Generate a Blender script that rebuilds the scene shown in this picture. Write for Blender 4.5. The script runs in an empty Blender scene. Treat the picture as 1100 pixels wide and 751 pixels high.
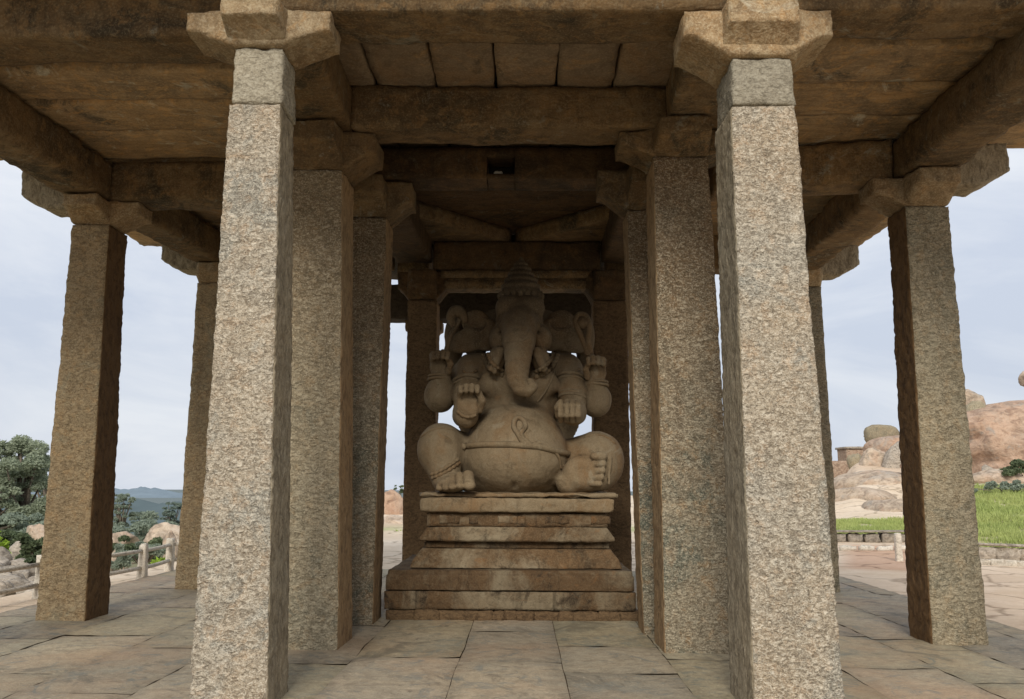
import bpy, math, random
import numpy as np
from mathutils import Vector, Matrix
from mathutils.bvhtree import BVHTree

random.seed(7)
C = bpy.context.scene.collection
# ------------------------------------------------------------------ camera model (metres; eye 1.4 m above the floor)
FPX, PITCH, YAW, ROLL = 929.4, 0.15385, -0.01441, 0.00516
EYE = np.array([0.197, 0.0, 1.4])
_F = np.array([math.sin(YAW)*math.cos(PITCH), math.cos(YAW)*math.cos(PITCH), math.sin(PITCH)])
_R0 = np.array([math.cos(YAW), -math.sin(YAW), 0.0])
_U0 = np.cross(_R0, _F)
_R = math.cos(ROLL)*_R0 + math.sin(ROLL)*_U0
_U = -math.sin(ROLL)*_R0 + math.cos(ROLL)*_U0
def ray(u, v): return _F + (u-550)/FPX*_R - (v-375.5)/FPX*_U
def at(u, v, y):
    d = ray(u, v); return EYE + d*(y-EYE[1])/d[1]
def onz(u, v, z):
    d = ray(u, v); return EYE + d*(z-EYE[2])/d[2]

# ------------------------------------------------------------------ noise
_rs = np.random.RandomState(3)
_perm = _rs.permutation(256); _perm = np.concatenate([_perm, _perm, _perm])
_grad = _rs.normal(size=(256, 3)); _grad /= np.linalg.norm(_grad, axis=1)[:, None]
def perlin(P):
    P = np.asarray(P, float); i = np.floor(P).astype(int); f = P - i; i &= 255
    w = f*f*f*(f*(f*6-15)+10); r = 0
    for dx in (0, 1):
        for dy in (0, 1):
            for dz in (0, 1):
                h = _perm[_perm[_perm[(i[:, 0]+dx) & 255]+((i[:, 1]+dy) & 255)]+((i[:, 2]+dz) & 255)]
                g = _grad[h]; d = f - np.array([dx, dy, dz])
                ww = (w[:, 0] if dx else 1-w[:, 0])*(w[:, 1] if dy else 1-w[:, 1])*(w[:, 2] if dz else 1-w[:, 2])
                r = r + ww*(g*d).sum(1)
    return r*1.6
def fbm(P, o=3, g=.5):
    r = 0; a = 1
    for k in range(o): r = r + a*perlin(np.asarray(P)*2**k+k*17.3); a *= g
    return r
def sst(a, b, x):
    t = np.clip((x-a)/(b-a), 0, 1); return t*t*(3-2*t)

# ------------------------------------------------------------------ object helpers
ORG = {}
def link(name, me, parent=None, origin=(0, 0, 0)):
    o = bpy.data.objects.new(name, me); C.objects.link(o)
    origin = np.array(origin, float); ORG[o] = origin
    if parent is not None:
        o.parent = parent; o.location = origin - ORG[parent]
    else: o.location = origin
    return o
def tag(o, label=None, cat=None, group=None, kind=None):
    if label: o['label'] = label
    if cat: o['category'] = cat
    if group: o['group'] = group
    if kind: o['kind'] = kind
    return o
def empty(name, loc, label, cat, group=None):
    return tag(link(name, None, None, loc), label, cat, group)
def mesh(name, V, Fc, mat, parent=None, origin=(0, 0, 0), smooth=True, col=None):
    V = np.asarray(V, float) - np.array(origin, float)
    me = bpy.data.meshes.new(name); me.from_pydata(V.tolist(), [], Fc if isinstance(Fc, list) else Fc.tolist())
    me.update()
    if smooth: me.polygons.foreach_set('use_smooth', [True]*len(me.polygons))
    if col is not None:
        a = me.color_attributes.new('Col', 'FLOAT_COLOR', 'POINT')
        a.data.foreach_set('color', np.concatenate([col, np.ones((len(col), 1))], 1).ravel())
    me.materials.append(mat)
    return link(name, me, parent, origin)
def join(parts):
    V = []; Fc = []; n = 0
    for v, f in parts:
        V.append(np.asarray(v, float)); Fc += [[i+n for i in q] for q in (f if isinstance(f, list) else f.tolist())]; n += len(v)
    return np.concatenate(V), Fc
def vnormals(V, Fc):
    Fa = np.array(Fc); N = np.zeros_like(V)
    n = np.cross(V[Fa[:, 2]]-V[Fa[:, 0]], V[Fa[:, 3]]-V[Fa[:, 1]])
    for k in range(4): np.add.at(N, Fa[:, k], n)
    return N/(np.linalg.norm(N, axis=1)[:, None]+1e-9)
_lc = {}; SIDE_N = [0]
def lattice(nx, ny, nz):
    key = (nx, ny, nz)
    if key in _lc: return _lc[key]
    idx = {}; P = []
    def g(i, j, k):
        t = (i, j, k)
        if t not in idx: idx[t] = len(P); P.append((i/nx, j/ny, k/nz))
        return idx[t]
    Fc = []
    for i in range(nx):
        for j in range(ny):
            Fc.append([g(i, j, 0), g(i, j+1, 0), g(i+1, j+1, 0), g(i+1, j, 0)])
            Fc.append([g(i, j, nz), g(i+1, j, nz), g(i+1, j+1, nz), g(i, j+1, nz)])
    for i in range(nx):
        for k in range(nz):
            Fc.append([g(i, 0, k), g(i+1, 0, k), g(i+1, 0, k+1), g(i, 0, k+1)])
            Fc.append([g(i, ny, k), g(i, ny, k+1), g(i+1, ny, k+1), g(i+1, ny, k)])
    for j in range(ny):
        for k in range(nz):
            Fc.append([g(0, j, k), g(0, j, k+1), g(0, j+1, k+1), g(0, j+1, k)])
            Fc.append([g(nx, j, k), g(nx, j+1, k), g(nx, j+1, k+1), g(nx, j, k+1)])
    _lc[key] = (np.array(P), Fc); return _lc[key]
def block(c8, res=.05, amp=.008, fs=9., edge=.02, we=.05, fmap=None, big=.0, chis=0., seed=None, dims=None):
    """rough hewn stone: c8 = 8 corners, index = x + 2*y + 4*z"""
    c8 = np.array(c8, float).reshape(2, 2, 2, 3)          # [z][y][x]
    L = dims or [np.linalg.norm(c8[0, 0, 1]-c8[0, 0, 0]), np.linalg.norm(c8[0, 1, 0]-c8[0, 0, 0]), np.linalg.norm(c8[1, 0, 0]-c8[0, 0, 0])]
    n = [max(1, min(420, int(round(l/res)))) for l in L]
    P, Fc = lattice(*n); SIDE_N[0] = len(Fc)-2*n[1]*n[2]
    a, b, c = P[:, 0:1], P[:, 1:2], P[:, 2:3]
    def tri(a, b, c):
        r = 0
        for k in (0, 1):
            for j in (0, 1):
                for i in (0, 1):
                    r = r + (a if i else 1-a)*(b if j else 1-b)*(c if k else 1-c)*c8[k, j, i]
        return r
    V = tri(a, b, c)
    if fmap: V = fmap(P, V)
    N = vnormals(V, Fc)
    D = np.stack([np.minimum(P[:, i], 1-P[:, i])*L[i] for i in range(3)], 1); D.sort(axis=1)
    s = (seed if seed is not None else random.random()*200)
    Q = V*np.array([1, 1, 1]) + s
    ed = np.clip(1-D[:, 1]/we, 0, 1)**2
    d = amp*fbm(Q*fs, 3, .6) + big*fbm(Q*1.3, 2)
    if chis: d = d + chis*(np.abs(perlin(Q*np.array([16, 16, 34])+5))*-1.6+.4)
    chip = np.clip(perlin(Q*3.1+9), 0, 1)
    d = d - edge*ed*(.45+.6*fbm(Q*7.7+3, 2)+1.3*chip)
    return V + N*d[:, None], Fc
def box8(x0, x1, y0, y1, z0, z1):
    return [(x, y, z) for z in (z0, z1) for y in (y0, y1) for x in (x0, x1)]
def tube(pts, rad, n=8, closed=False):
    pts = np.array(pts, float); m = len(pts); rad = np.broadcast_to(rad, (m,))
    V = []; Fc = []; pn = None
    for i in range(m):
        t = (pts[(i+1) % m]-pts[i-1]) if closed else (pts[min(i+1, m-1)]-pts[max(i-1, 0)])
        t = t/(np.linalg.norm(t)+1e-9)
        if pn is None: pn = np.cross(t, [0.3, .2, 1.]) if abs(t[2]) < .95 else np.cross(t, [1., 0, 0])
        pn = pn - t*(pn@t); pn = pn/(np.linalg.norm(pn)+1e-9); bn = np.cross(t, pn)
        for k in range(n):
            a = 2*math.pi*k/n; V.append(pts[i]+rad[i]*(math.cos(a)*pn+math.sin(a)*bn))
    for i in range(m if closed else m-1):
        j = (i+1) % m
        for k in range(n): Fc.append([i*n+k, i*n+(k+1) % n, j*n+(k+1) % n, j*n+k])
    if not closed:
        Fc.append(list(range(n))[::-1]); Fc.append([(m-1)*n+k for k in range(n)])
    return np.array(V), Fc

# ------------------------------------------------------------------ materials
def newmat(name):
    m = bpy.data.materials.new(name); m.use_nodes = True; nt = m.node_tree; nt.nodes.clear()
    out = nt.nodes.new('ShaderNodeOutputMaterial'); b = nt.nodes.new('ShaderNodeBsdfPrincipled')
    nt.links.new(b.outputs[0], out.inputs[0])
    return m, nt, b
def nd(nt, t, **k):
    n = nt.nodes.new(t)
    for a, v in k.items():
        if a == 'inp':
            for kk, vv in v.items(): n.inputs[kk].default_value = vv
        else: setattr(n, a, v)
    return n
def ramp(nt, src, stops):
    r = nt.nodes.new('ShaderNodeValToRGB'); e = r.color_ramp.elements
    while len(e) < len(stops): e.new(.5)
    for x, (p, c) in zip(e, stops): x.position = p; x.color = (*c, 1) if len(c) == 3 else c
    nt.links.new(src, r.inputs[0]); return r.outputs[0]
def mix(nt, f, a, b, mode='MIX'):
    m = nt.nodes.new('ShaderNodeMix'); m.data_type = 'RGBA'; m.blend_type = mode
    for v, i in ((f, 0), (a, 6), (b, 7)):
        if isinstance(v, (int, float)): m.inputs[i].default_value = v
        elif isinstance(v, tuple): m.inputs[i].default_value = (*v, 1)
        else: nt.links.new(v, m.inputs[i])
    return m.outputs[2]
def noise(nt, vec, sc, det=4, ro=.6, dist=0.):
    n = nd(nt, 'ShaderNodeTexNoise', inp={'Scale': sc, 'Detail': det, 'Roughness': ro, 'Distortion': dist}); nt.links.new(vec, n.inputs['Vector']); return n.outputs[0]
def objvec(nt, scale=(1, 1, 1), rnd=True):
    tc = nd(nt, 'ShaderNodeTexCoord'); oi = nd(nt, 'ShaderNodeObjectInfo')
    mp = nd(nt, 'ShaderNodeMapping', inp={'Scale': scale}); nt.links.new(tc.outputs['Object'], mp.inputs['Vector'])
    if not rnd: return mp.outputs[0], oi.outputs['Random']
    mu = nd(nt, 'ShaderNodeMath', operation='MULTIPLY', inp={1: 37.}); nt.links.new(oi.outputs['Random'], mu.inputs[0])
    ad = nd(nt, 'ShaderNodeVectorMath', operation='ADD'); nt.links.new(mp.outputs[0], ad.inputs[0]); nt.links.new(mu.outputs[0], ad.inputs[1])
    return ad.outputs[0], oi.outputs['Random']
def grey(k): return (k, k, k)
def stone(name, a, b, dark, pale, patch=.9, grain=70, chis=24, cs=(1, 1, 1.7), bump=.012, grainmix=.6, rough=.9, stain=None, stain_amt=.5, point=0., var=.12, gbump=.004, stain_shade_h=None, ch=1., tint=None, mul=None, st2=(), streak=None):
    m, nt, bs = newmat(name); v, rnd = objvec(nt)
    big = noise(nt, v, patch, 5, .65, .6)
    c = mix(nt, ramp(nt, big, [(.36, grey(0)), (.64, grey(1))]), a, b)
    mid = noise(nt, v, 6, 5, .7)
    c = mix(nt, ramp(nt, mid, [(.42, grey(0)), (.7, grey(.55))]), c, dark)
    if stain:
        s = noise(nt, v, .7, 6, .7, 1.2)
        c = mix(nt, ramp(nt, s, [(.47, grey(0)), (.62, grey(stain_amt))]), c, stain)
    for (col2, sc2, th2, am2, di2) in st2:       # broad mineral and water stains
        c = mix(nt, ramp(nt, noise(nt, v, sc2, 7, .72, di2), [(th2, grey(0)), (th2+.07, grey(am2))]), c, col2)
    if streak:                                   # run-off streaks down the face
        ms_ = nd(nt, 'ShaderNodeMapping', inp={'Scale': (7, 7, .35) if 'boulder' not in name else (1.6, 1.6, .18)}); nt.links.new(v, ms_.inputs['Vector'])
        c = mix(nt, ramp(nt, noise(nt, ms_.outputs[0], 1., 5, .65, .4), [(.54, grey(0)), (.66, grey(streak[1]))]), c, streak[0])
    if tint:
        c = mix(nt, ramp(nt, noise(nt, v, 9, 4, .7, .4), [(.52, grey(0)), (.66, grey(.7))]), c, tint)
    if stain_shade_h:                                   # towards the top: iron stain on pillars, painted shade on the statue
        col_, z0, z1, amt = stain_shade_h
        tc = nd(nt, 'ShaderNodeTexCoord'); sp = nd(nt, 'ShaderNodeSeparateXYZ'); nt.links.new(tc.outputs['Object'], sp.inputs[0])
        mr = nd(nt, 'ShaderNodeMapRange', inp={1: z0, 2: z1, 3: 0., 4: 1.}); nt.links.new(sp.outputs[2], mr.inputs[0])
        mu = nd(nt, 'ShaderNodeMath', operation='MULTIPLY'); nt.links.new(mr.outputs[0], mu.inputs[0]); nt.links.new(ramp(nt, big, [(.3, grey(.35)), (.6, grey(1))]), mu.inputs[1])
        m2 = nd(nt, 'ShaderNodeMath', operation='MULTIPLY', inp={1: amt}); nt.links.new(mu.outputs[0], m2.inputs[0])
        c = mix(nt, m2.outputs[0], c, col_)
    g = noise(nt, v, grain, 3, .75)
    c = mix(nt, ramp(nt, g, [(.35, grey(0)), (.5, grey(0)), (.68, grey(grainmix))]), c, pale)
    c = mix(nt, ramp(nt, g, [(.3, grey(grainmix*.9)), (.46, grey(0))]), c, tuple(x*.55 for x in dark))
    # height: chisel marks + grain
    mp = nd(nt, 'ShaderNodeMapping', inp={'Scale': cs}); nt.links.new(v, mp.inputs['Vector'])
    h1 = noise(nt, mp.outputs[0], chis, 3, .6, .8)
    c = mix(nt, ramp(nt, h1, [(.34, grey(.6*ch)), (.5, grey(0))]), c, tuple(x*.6 for x in dark))
    c = mix(nt, ramp(nt, h1, [(.52, grey(0)), (.7, grey(grainmix*.75*ch))]), c, pale)
    if mul: c = mix(nt, 1., c, mul, 'MULTIPLY')
    hv = nd(nt, 'ShaderNodeHueSaturation'); nt.links.new(c, hv.inputs['Color'])
    mr = nd(nt, 'ShaderNodeMapRange', inp={3: 1-var, 4: 1+var}); nt.links.new(rnd, mr.inputs[0]); nt.links.new(mr.outputs[0], hv.inputs['Value'])
    c = hv.outputs[0]
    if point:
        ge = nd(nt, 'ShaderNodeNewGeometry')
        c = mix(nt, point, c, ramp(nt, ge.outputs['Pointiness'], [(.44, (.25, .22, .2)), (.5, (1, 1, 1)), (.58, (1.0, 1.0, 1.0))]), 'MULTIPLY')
    nt.links.new(c, bs.inputs['Base Color'])
    bs.inputs['Roughness'].default_value = rough; bs.inputs['Specular IOR Level'].default_value = .25
    b1 = nd(nt, 'ShaderNodeBump', inp={'Strength': 1., 'Distance': bump}); nt.links.new(h1, b1.inputs['Height'])
    b2 = nd(nt, 'ShaderNodeBump', inp={'Strength': 1., 'Distance': gbump}); nt.links.new(g, b2.inputs['Height']); nt.links.new(b1.outputs[0], b2.inputs['Normal'])
    nt.links.new(b2.outputs[0], bs.inputs['Normal'])
    return m
TAN, GRY = (.40, .31, .22), (.36, .335, .29)
M = {}
M['granite'] = stone('rough_granite', (.44, .365, .275), (.375, .345, .295), (.22, .18, .135), (.72, .66, .56), grain=95, chis=29, cs=(1, 1, 1.5), bump=.028, grainmix=.85, stain=(.40, .30, .20), stain_amt=.5, ch=1., tint=(.46, .33, .22), mul=(.96, .935, .87), st2=(((.27, .27, .245), 1.5, .53, .75, 1.), ((.23, .20, .16), 3.1, .60, .65, 1.), ((.50, .38, .26), 2.3, .60, .4, 1.)), streak=((.26, .22, .17), .35))
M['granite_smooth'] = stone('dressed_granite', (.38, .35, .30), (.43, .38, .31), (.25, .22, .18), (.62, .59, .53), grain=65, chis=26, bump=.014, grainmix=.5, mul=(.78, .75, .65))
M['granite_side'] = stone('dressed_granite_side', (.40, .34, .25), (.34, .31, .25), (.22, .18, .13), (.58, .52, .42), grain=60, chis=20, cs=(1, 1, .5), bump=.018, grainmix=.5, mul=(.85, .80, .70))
M['brown_side'] = stone('shade_browned_side', (.23, .145, .075), (.27, .18, .10), (.14, .09, .05), (.36, .26, .16), grain=50, chis=14, cs=(1, 1, .6), bump=.012, grainmix=.3, mul=(.72, .64, .52))  # brown dressed inner faces, coloured darker to deepen their shade
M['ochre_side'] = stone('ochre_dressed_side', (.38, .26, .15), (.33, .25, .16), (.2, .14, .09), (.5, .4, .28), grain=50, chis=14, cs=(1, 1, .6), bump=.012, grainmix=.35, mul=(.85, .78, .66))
M['granite_green'] = stone('mossy_granite', (.36, .285, .195), (.27, .255, .20), (.17, .135, .095), (.62, .56, .45), grain=75, chis=26, bump=.03, grainmix=.8, stain=(.105, .13, .11), stain_amt=.85, stain_shade_h=((.20, .12, .06), 1.2, 4.2, .95), tint=(.38, .255, .14), ch=.9, mul=(.82, .78, .70), st2=(((.10, .125, .105), 1.3, .53, .8, 1.5), ((.42, .37, .28), 2.0, .6, .6, 1.)), streak=((.12, .09, .06), .55))
M['granite_brown'] = stone('weathered_brown_granite', (.40, .295, .19), (.335, .27, .19), (.20, .145, .095), (.55, .45, .32), grain=65, chis=19, bump=.03, grainmix=.65, stain=(.27, .215, .145), stain_amt=.7, ch=.8, tint=(.43, .29, .165), mul=(1.0, .95, .80), st2=(((.30, .28, .22), 1.8, .56, .6, 1.), ((.17, .13, .09), 2.4, .6, .6, 1.)), streak=((.20, .15, .1), .5))
M['granite_tan'] = stone('grey_brown_granite', (.38, .31, .215), (.33, .295, .225), (.20, .165, .115), (.58, .51, .40), grain=70, chis=21, bump=.03, grainmix=.75, stain=(.27, .25, .19), stain_amt=.7, ch=.9, tint=(.40, .30, .19), mul=(.86, .83, .74), st2=(((.17, .165, .13), 1.4, .55, .75, 1.), ((.46, .42, .33), 2.1, .6, .6, 1.2)), streak=((.20, .16, .11), .4), stain_shade_h=((.19, .115, .055), 1.5, 4.2, .8))
M['granite_olive'] = stone('grey_olive_granite', (.38, .31, .215), (.33, .295, .225), (.20, .165, .115), (.58, .51, .40), grain=70, chis=21, bump=.03, grainmix=.75, stain=(.27, .25, .19), stain_amt=.7, ch=.9, tint=(.40, .30, .19), mul=(.86, .83, .74), st2=(((.17, .165, .13), 1.4, .55, .75, 1.), ((.46, .42, .33), 2.1, .6, .6, 1.2)), streak=((.20, .16, .11), .4))
M['granite_dark'] = stone('dark_brown_granite', (.20, .14, .09), (.24, .175, .115), (.12, .085, .055), (.34, .26, .17), grain=50, chis=18, bump=.02, grainmix=.4, mul=(.60, .52, .40))  # dark brown stone tone for back pillars, footing and joints
M['beam'] = stone('smoke_stained_stone', (.26, .155, .075), (.30, .20, .115), (.14, .088, .048), (.50, .40, .27), patch=1.3, grain=55, chis=12, cs=(.5, 1, 1), bump=.016, grainmix=.4, stain=(.10, .07, .045), stain_amt=.85, var=.18, ch=.5, tint=(.38, .22, .10), mul=(.66, .655, .58), st2=(((.44, .27, .12), 1.4, .58, .65, 1.5), ((.40, .38, .33), 1.9, .59, .7, 2.), ((.06, .048, .035), 1.1, .56, .8, 1.2)), streak=((.07, .05, .035), .5))
M['beam_dark'] = stone('darker_beam_stone', (.26, .155, .075), (.30, .20, .115), (.14, .088, .048), (.50, .40, .27), patch=1.3, grain=55, chis=12, cs=(.5, 1, 1), bump=.016, grainmix=.4, stain=(.10, .07, .045), stain_amt=.85, var=.18, ch=.5, tint=(.38, .22, .10), mul=(.33, .30, .25), st2=(((.44, .27, .12), 1.4, .58, .65, 1.5), ((.40, .38, .33), 1.9, .59, .7, 2.), ((.06, .048, .035), 1.1, .56, .8, 1.2)), streak=((.07, .05, .035), .5))  # same stone as the beams with a darker multiplier
M['slab'] = stone('ceiling_stone', (.27, .175, .095), (.36, .25, .15), (.14, .10, .065), (.48, .38, .26), patch=1.2, grain=45, chis=8, cs=(.4, 1.6, 1), bump=.016, grainmix=.35, stain=(.15, .11, .075), stain_amt=.85, var=.16, ch=.5, tint=(.42, .245, .105), mul=(1.15, 1.12, .98), st2=(((.50, .31, .15), 1.3, .57, .6, 1.5), ((.44, .42, .37), 1.8, .58, .75, 2.), ((.08, .065, .05), 1.2, .56, .85, 1.2)))
M['slab_grey'] = stone('grey_ceiling_stone', (.22, .17, .125), (.27, .205, .15), (.15, .11, .08), (.42, .36, .27), patch=1.2, grain=50, chis=10, cs=(1, 1, 1), bump=.014, grainmix=.4, stain=(.30, .18, .09), stain_amt=.6, var=.2, ch=.5, mul=(.98, .93, .80), st2=(((.40, .25, .12), 1.7, .58, .6, 1.5), ((.36, .33, .28), 2.2, .62, .6, 2.), ((.07, .055, .04), 1.4, .58, .6, 1.)))
M['cap'] = stone('capital_stone', (.34, .23, .13), (.38, .29, .19), (.19, .13, .08), (.58, .50, .38), patch=1.6, grain=60, chis=16, cs=(1, 1, 1), bump=.018, grainmix=.55, stain=(.26, .155, .075), stain_amt=.8, ch=.6, tint=(.42, .26, .13), mul=(.88, .86, .77), st2=(((.5, .46, .38), 2.3, .59, .7, 1.2), ((.14, .10, .065), 1.9, .58, .7, 1.)))
M['statue'] = stone('carved_statue_stone', (.30, .235, .16), (.335, .275, .20), (.20, .15, .10), (.42, .35, .26), patch=1.8, grain=70, chis=24, cs=(1, 1, 1), bump=.006, grainmix=.35, gbump=.003, stain=(.27, .165, .085), stain_amt=.75, point=.9, var=.03, ch=.3, stain_shade_h=((.075, .052, .032), .8, 2.5, .95), mul=(.74, .695, .585), st2=(((.40, .36, .29), 2.4, .57, .55, 1.2), ((.13, .095, .06), 2.9, .585, .65, 1.5), ((.34, .20, .10), 3.6, .60, .5, 1.)), streak=((.13, .095, .06), .5))  # upper part darkened in the colour as shade over head and crown
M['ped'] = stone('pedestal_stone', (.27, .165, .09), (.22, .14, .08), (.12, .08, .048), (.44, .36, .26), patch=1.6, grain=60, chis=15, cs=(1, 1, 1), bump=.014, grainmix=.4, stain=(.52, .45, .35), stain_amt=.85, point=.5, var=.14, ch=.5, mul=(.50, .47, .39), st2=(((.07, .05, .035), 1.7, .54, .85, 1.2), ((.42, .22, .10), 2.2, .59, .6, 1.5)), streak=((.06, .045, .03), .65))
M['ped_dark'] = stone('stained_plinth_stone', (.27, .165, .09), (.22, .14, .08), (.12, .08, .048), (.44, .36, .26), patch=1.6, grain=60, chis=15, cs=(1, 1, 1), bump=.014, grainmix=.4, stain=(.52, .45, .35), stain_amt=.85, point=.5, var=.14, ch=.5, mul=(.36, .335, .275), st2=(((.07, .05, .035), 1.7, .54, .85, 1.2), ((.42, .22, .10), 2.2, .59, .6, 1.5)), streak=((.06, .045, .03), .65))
M['boulder'] = stone('tan_boulder_rock', (.44, .335, .235), (.50, .40, .30), (.26, .195, .14), (.56, .48, .38), patch=.35, grain=9, chis=2.5, cs=(1, 1, 1.6), bump=.05, grainmix=.35, stain=(.40, .26, .18), var=.1, gbump=.02, streak=((.19, .15, .115), .6), st2=(((.30, .27, .23), .5, .54, .7, 1.5), ((.2, .16, .12), 1.2, .6, .6, 2.)))
M['boulder_red'] = stone('reddish_boulder_rock', (.43, .27, .18), (.47, .33, .23), (.28, .17, .115), (.54, .42, .32), patch=.25, grain=7, chis=1.8, cs=(1, 1, 1.5), bump=.08, grainmix=.3, stain=(.33, .25, .19), var=.06, gbump=.03, streak=((.19, .15, .115), .6), st2=(((.30, .27, .23), .5, .54, .7, 1.5), ((.2, .16, .12), 1.2, .6, .6, 2.)))
M['rubble'] = stone('rubble_stone', (.30, .26, .21), (.36, .30, .23), (.18, .15, .12), (.5, .44, .36), patch=2, grain=20, chis=6, bump=.03, var=.25)
M['post'] = stone('fence_stone', (.60, .54, .44), (.64, .57, .47), (.42, .36, .28), (.7, .65, .56), grain=40, chis=14, bump=.01, grainmix=.4)

def floor_mat():
    m, nt, bs = newmat('paving_stone'); v, _ = objvec(nt, rnd=False)
    at_ = nd(nt, 'ShaderNodeAttribute', attribute_name='Col')
    n1 = noise(nt, v, .9, 6, .65, .5); n2 = noise(nt, v, 9, 5, .7); n3 = noise(nt, v, 60, 3, .7)
    c = mix(nt, ramp(nt, n1, [(.38, grey(0)), (.62, grey(1))]), (.44, .37, .265), (.335, .305, .235))
    c = mix(nt, ramp(nt, n2, [(.42, grey(0)), (.68, grey(.8))]), c, (.24, .20, .145))
    c = mix(nt, ramp(nt, noise(nt, v, 22, 5, .75, .6), [(.54, grey(0)), (.68, grey(.6))]), c, (.56, .48, .36))
    c = mix(nt, ramp(nt, noise(nt, v, 4.5, 8, .8, 2.0), [(.36, grey(.75)), (.43, grey(0))]), c, (.13, .11, .085))
    c = mix(nt, ramp(nt, noise(nt, v, 2.6, 6, .75, 1.5), [(.56, grey(0)), (.66, grey(.55))]), c, (.50, .42, .31))
    c = mix(nt, ramp(nt, noise(nt, v, .5, 4, .6), [(.5, grey(0)), (.66, grey(.5))]), c, (.44, .29, .18))
    c = mix(nt, ramp(nt, noise(nt, v, 1.25, 7, .75, 1.8), [(.53, grey(0)), (.63, grey(.85))]), c, (.19, .165, .125))
    c = mix(nt, ramp(nt, noise(nt, v, 3.3, 7, .75, 1.2), [(.54, grey(0)), (.63, grey(.8))]), c, (.215, .22, .195))
    c = mix(nt, ramp(nt, n3, [(.35, grey(.3)), (.5, grey(0))]), c, (.16, .13, .1))
    c = mix(nt, 1., c, at_.outputs[0], 'MULTIPLY'); c = mix(nt, 1., c, (1.02, 1.0, .93), 'MULTIPLY')
    nt.links.new(c, bs.inputs['Base Color'])
    nt.links.new(ramp(nt, n1, [(.3, grey(.62)), (.7, grey(.85))]), bs.inputs['Roughness']); bs.inputs['Specular IOR Level'].default_value = .35
    b1 = nd(nt, 'ShaderNodeBump', inp={'Strength': 1., 'Distance': .012}); nt.links.new(n2, b1.inputs['Height'])
    b2 = nd(nt, 'ShaderNodeBump', inp={'Strength': 1., 'Distance': .003}); nt.links.new(n3, b2.inputs['Height']); nt.links.new(b1.outputs[0], b2.inputs['Normal'])
    nt.links.new(b2.outputs[0], bs.inputs['Normal']); return m
M['floor'] = floor_mat()
def ground_mat():
    m, nt, bs = newmat('hilltop_ground'); v, _ = objvec(nt, rnd=False)
    at_ = nd(nt, 'ShaderNodeAttribute', attribute_name='Col')
    n1 = noise(nt, v, .45, 7, .65, .8); n2 = noise(nt, v, 5, 6, .7)
    vo = nd(nt, 'ShaderNodeTexVoronoi', feature='DISTANCE_TO_EDGE', inp={'Scale': .55, 'Randomness': 1.})
    wv = nd(nt, 'ShaderNodeTexNoise', inp={'Scale': 1.3, 'Detail': 4.}); nt.links.new(v, wv.inputs['Vector'])
    ad = nd(nt, 'ShaderNodeVectorMath', operation='ADD'); nt.links.new(v, ad.inputs[0]); nt.links.new(wv.outputs[1], ad.inputs[1]); nt.links.new(ad.outputs[0], vo.inputs['Vector'])
    c = mix(nt, ramp(nt, n1, [(.35, grey(0)), (.65, grey(1))]), (.92, .86, .78), (1.05, 1.03, 1.))
    c = mix(nt, ramp(nt, n2, [(.45, grey(0)), (.75, grey(.5))]), c, (.72, .62, .52))
    c = mix(nt, ramp(nt, vo.outputs[0], [(0., grey(.65)), (.035, grey(0))]), c, (.3, .25, .2))
    c = mix(nt, 1., at_.outputs[0], c, 'MULTIPLY')
    nt.links.new(c, bs.inputs['Base Color']); bs.inputs['Roughness'].default_value = .95; bs.inputs['Specular IOR Level'].default_value = .15
    b1 = nd(nt, 'ShaderNodeBump', inp={'Strength': .8, 'Distance': .05}); nt.links.new(n2, b1.inputs['Height'])
    nt.links.new(b1.outputs[0], bs.inputs['Normal']); return m
M['ground'] = ground_mat()
def leaf_mat(name, a, b, tr=.25):
    m, nt, bs = newmat(name); v, rnd = objvec(nt)
    n1 = noise(nt, v, .8, 3, .6); n2 = noise(nt, v, 9, 2, .6)
    c = mix(nt, ramp(nt, n1, [(.35, grey(0)), (.65, grey(1))]), a, b)
    c = mix(nt, ramp(nt, n2, [(.4, grey(0)), (.7, grey(.5))]), c, tuple(min(1, x*1.7) for x in b))
    nt.links.new(c, bs.inputs['Base Color']); bs.inputs['Roughness'].default_value = .7; bs.inputs['Specular IOR Level'].default_value = .2
    t = nd(nt, 'ShaderNodeBsdfTranslucent'); nt.links.new(c, t.inputs[0])
    ms = nd(nt, 'ShaderNodeMixShader', inp={0: tr}); nt.links.new(bs.outputs[0], ms.inputs[1]); nt.links.new(t.outputs[0], ms.inputs[2])
    nt.links.new(ms.outputs[0], [n for n in nt.nodes if n.type == 'OUTPUT_MATERIAL'][0].inputs[0]); return m
M['leaf'] = leaf_mat('tree_leaves', (.23, .265, .18), (.33, .365, .255), .4)
M['leaf_mid'] = leaf_mat('hazy_tree_leaves', (.20, .24, .18), (.27, .31, .235), .4)
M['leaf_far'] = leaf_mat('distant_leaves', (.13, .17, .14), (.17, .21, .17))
M['leaf_dark'] = leaf_mat('shrub_leaves', (.07, .095, .05), (.12, .145, .075))
M['leaf_lime'] = leaf_mat('fresh_leaves', (.22, .33, .04), (.34, .45, .07), .4)
M['grass'] = leaf_mat('grass_blades', (.27, .33, .10), (.40, .44, .16), .4)
M['bark'] = stone('tree_bark', (.16, .13, .1), (.2, .16, .12), (.1, .08, .06), (.3, .26, .2), grain=20, chis=8, bump=.02)
def flat(name, c):
    m, nt, bs = newmat(name); v, _ = objvec(nt)
    nt.links.new(mix(nt, ramp(nt, noise(nt, v, .02, 5, .6), [(.3, grey(0)), (.7, grey(1))]), c, tuple(x*.85 for x in c)), bs.inputs['Base Color'])
    bs.inputs['Roughness'].default_value = 1; bs.inputs['Specular IOR Level'].default_value = 0; return m
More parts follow.
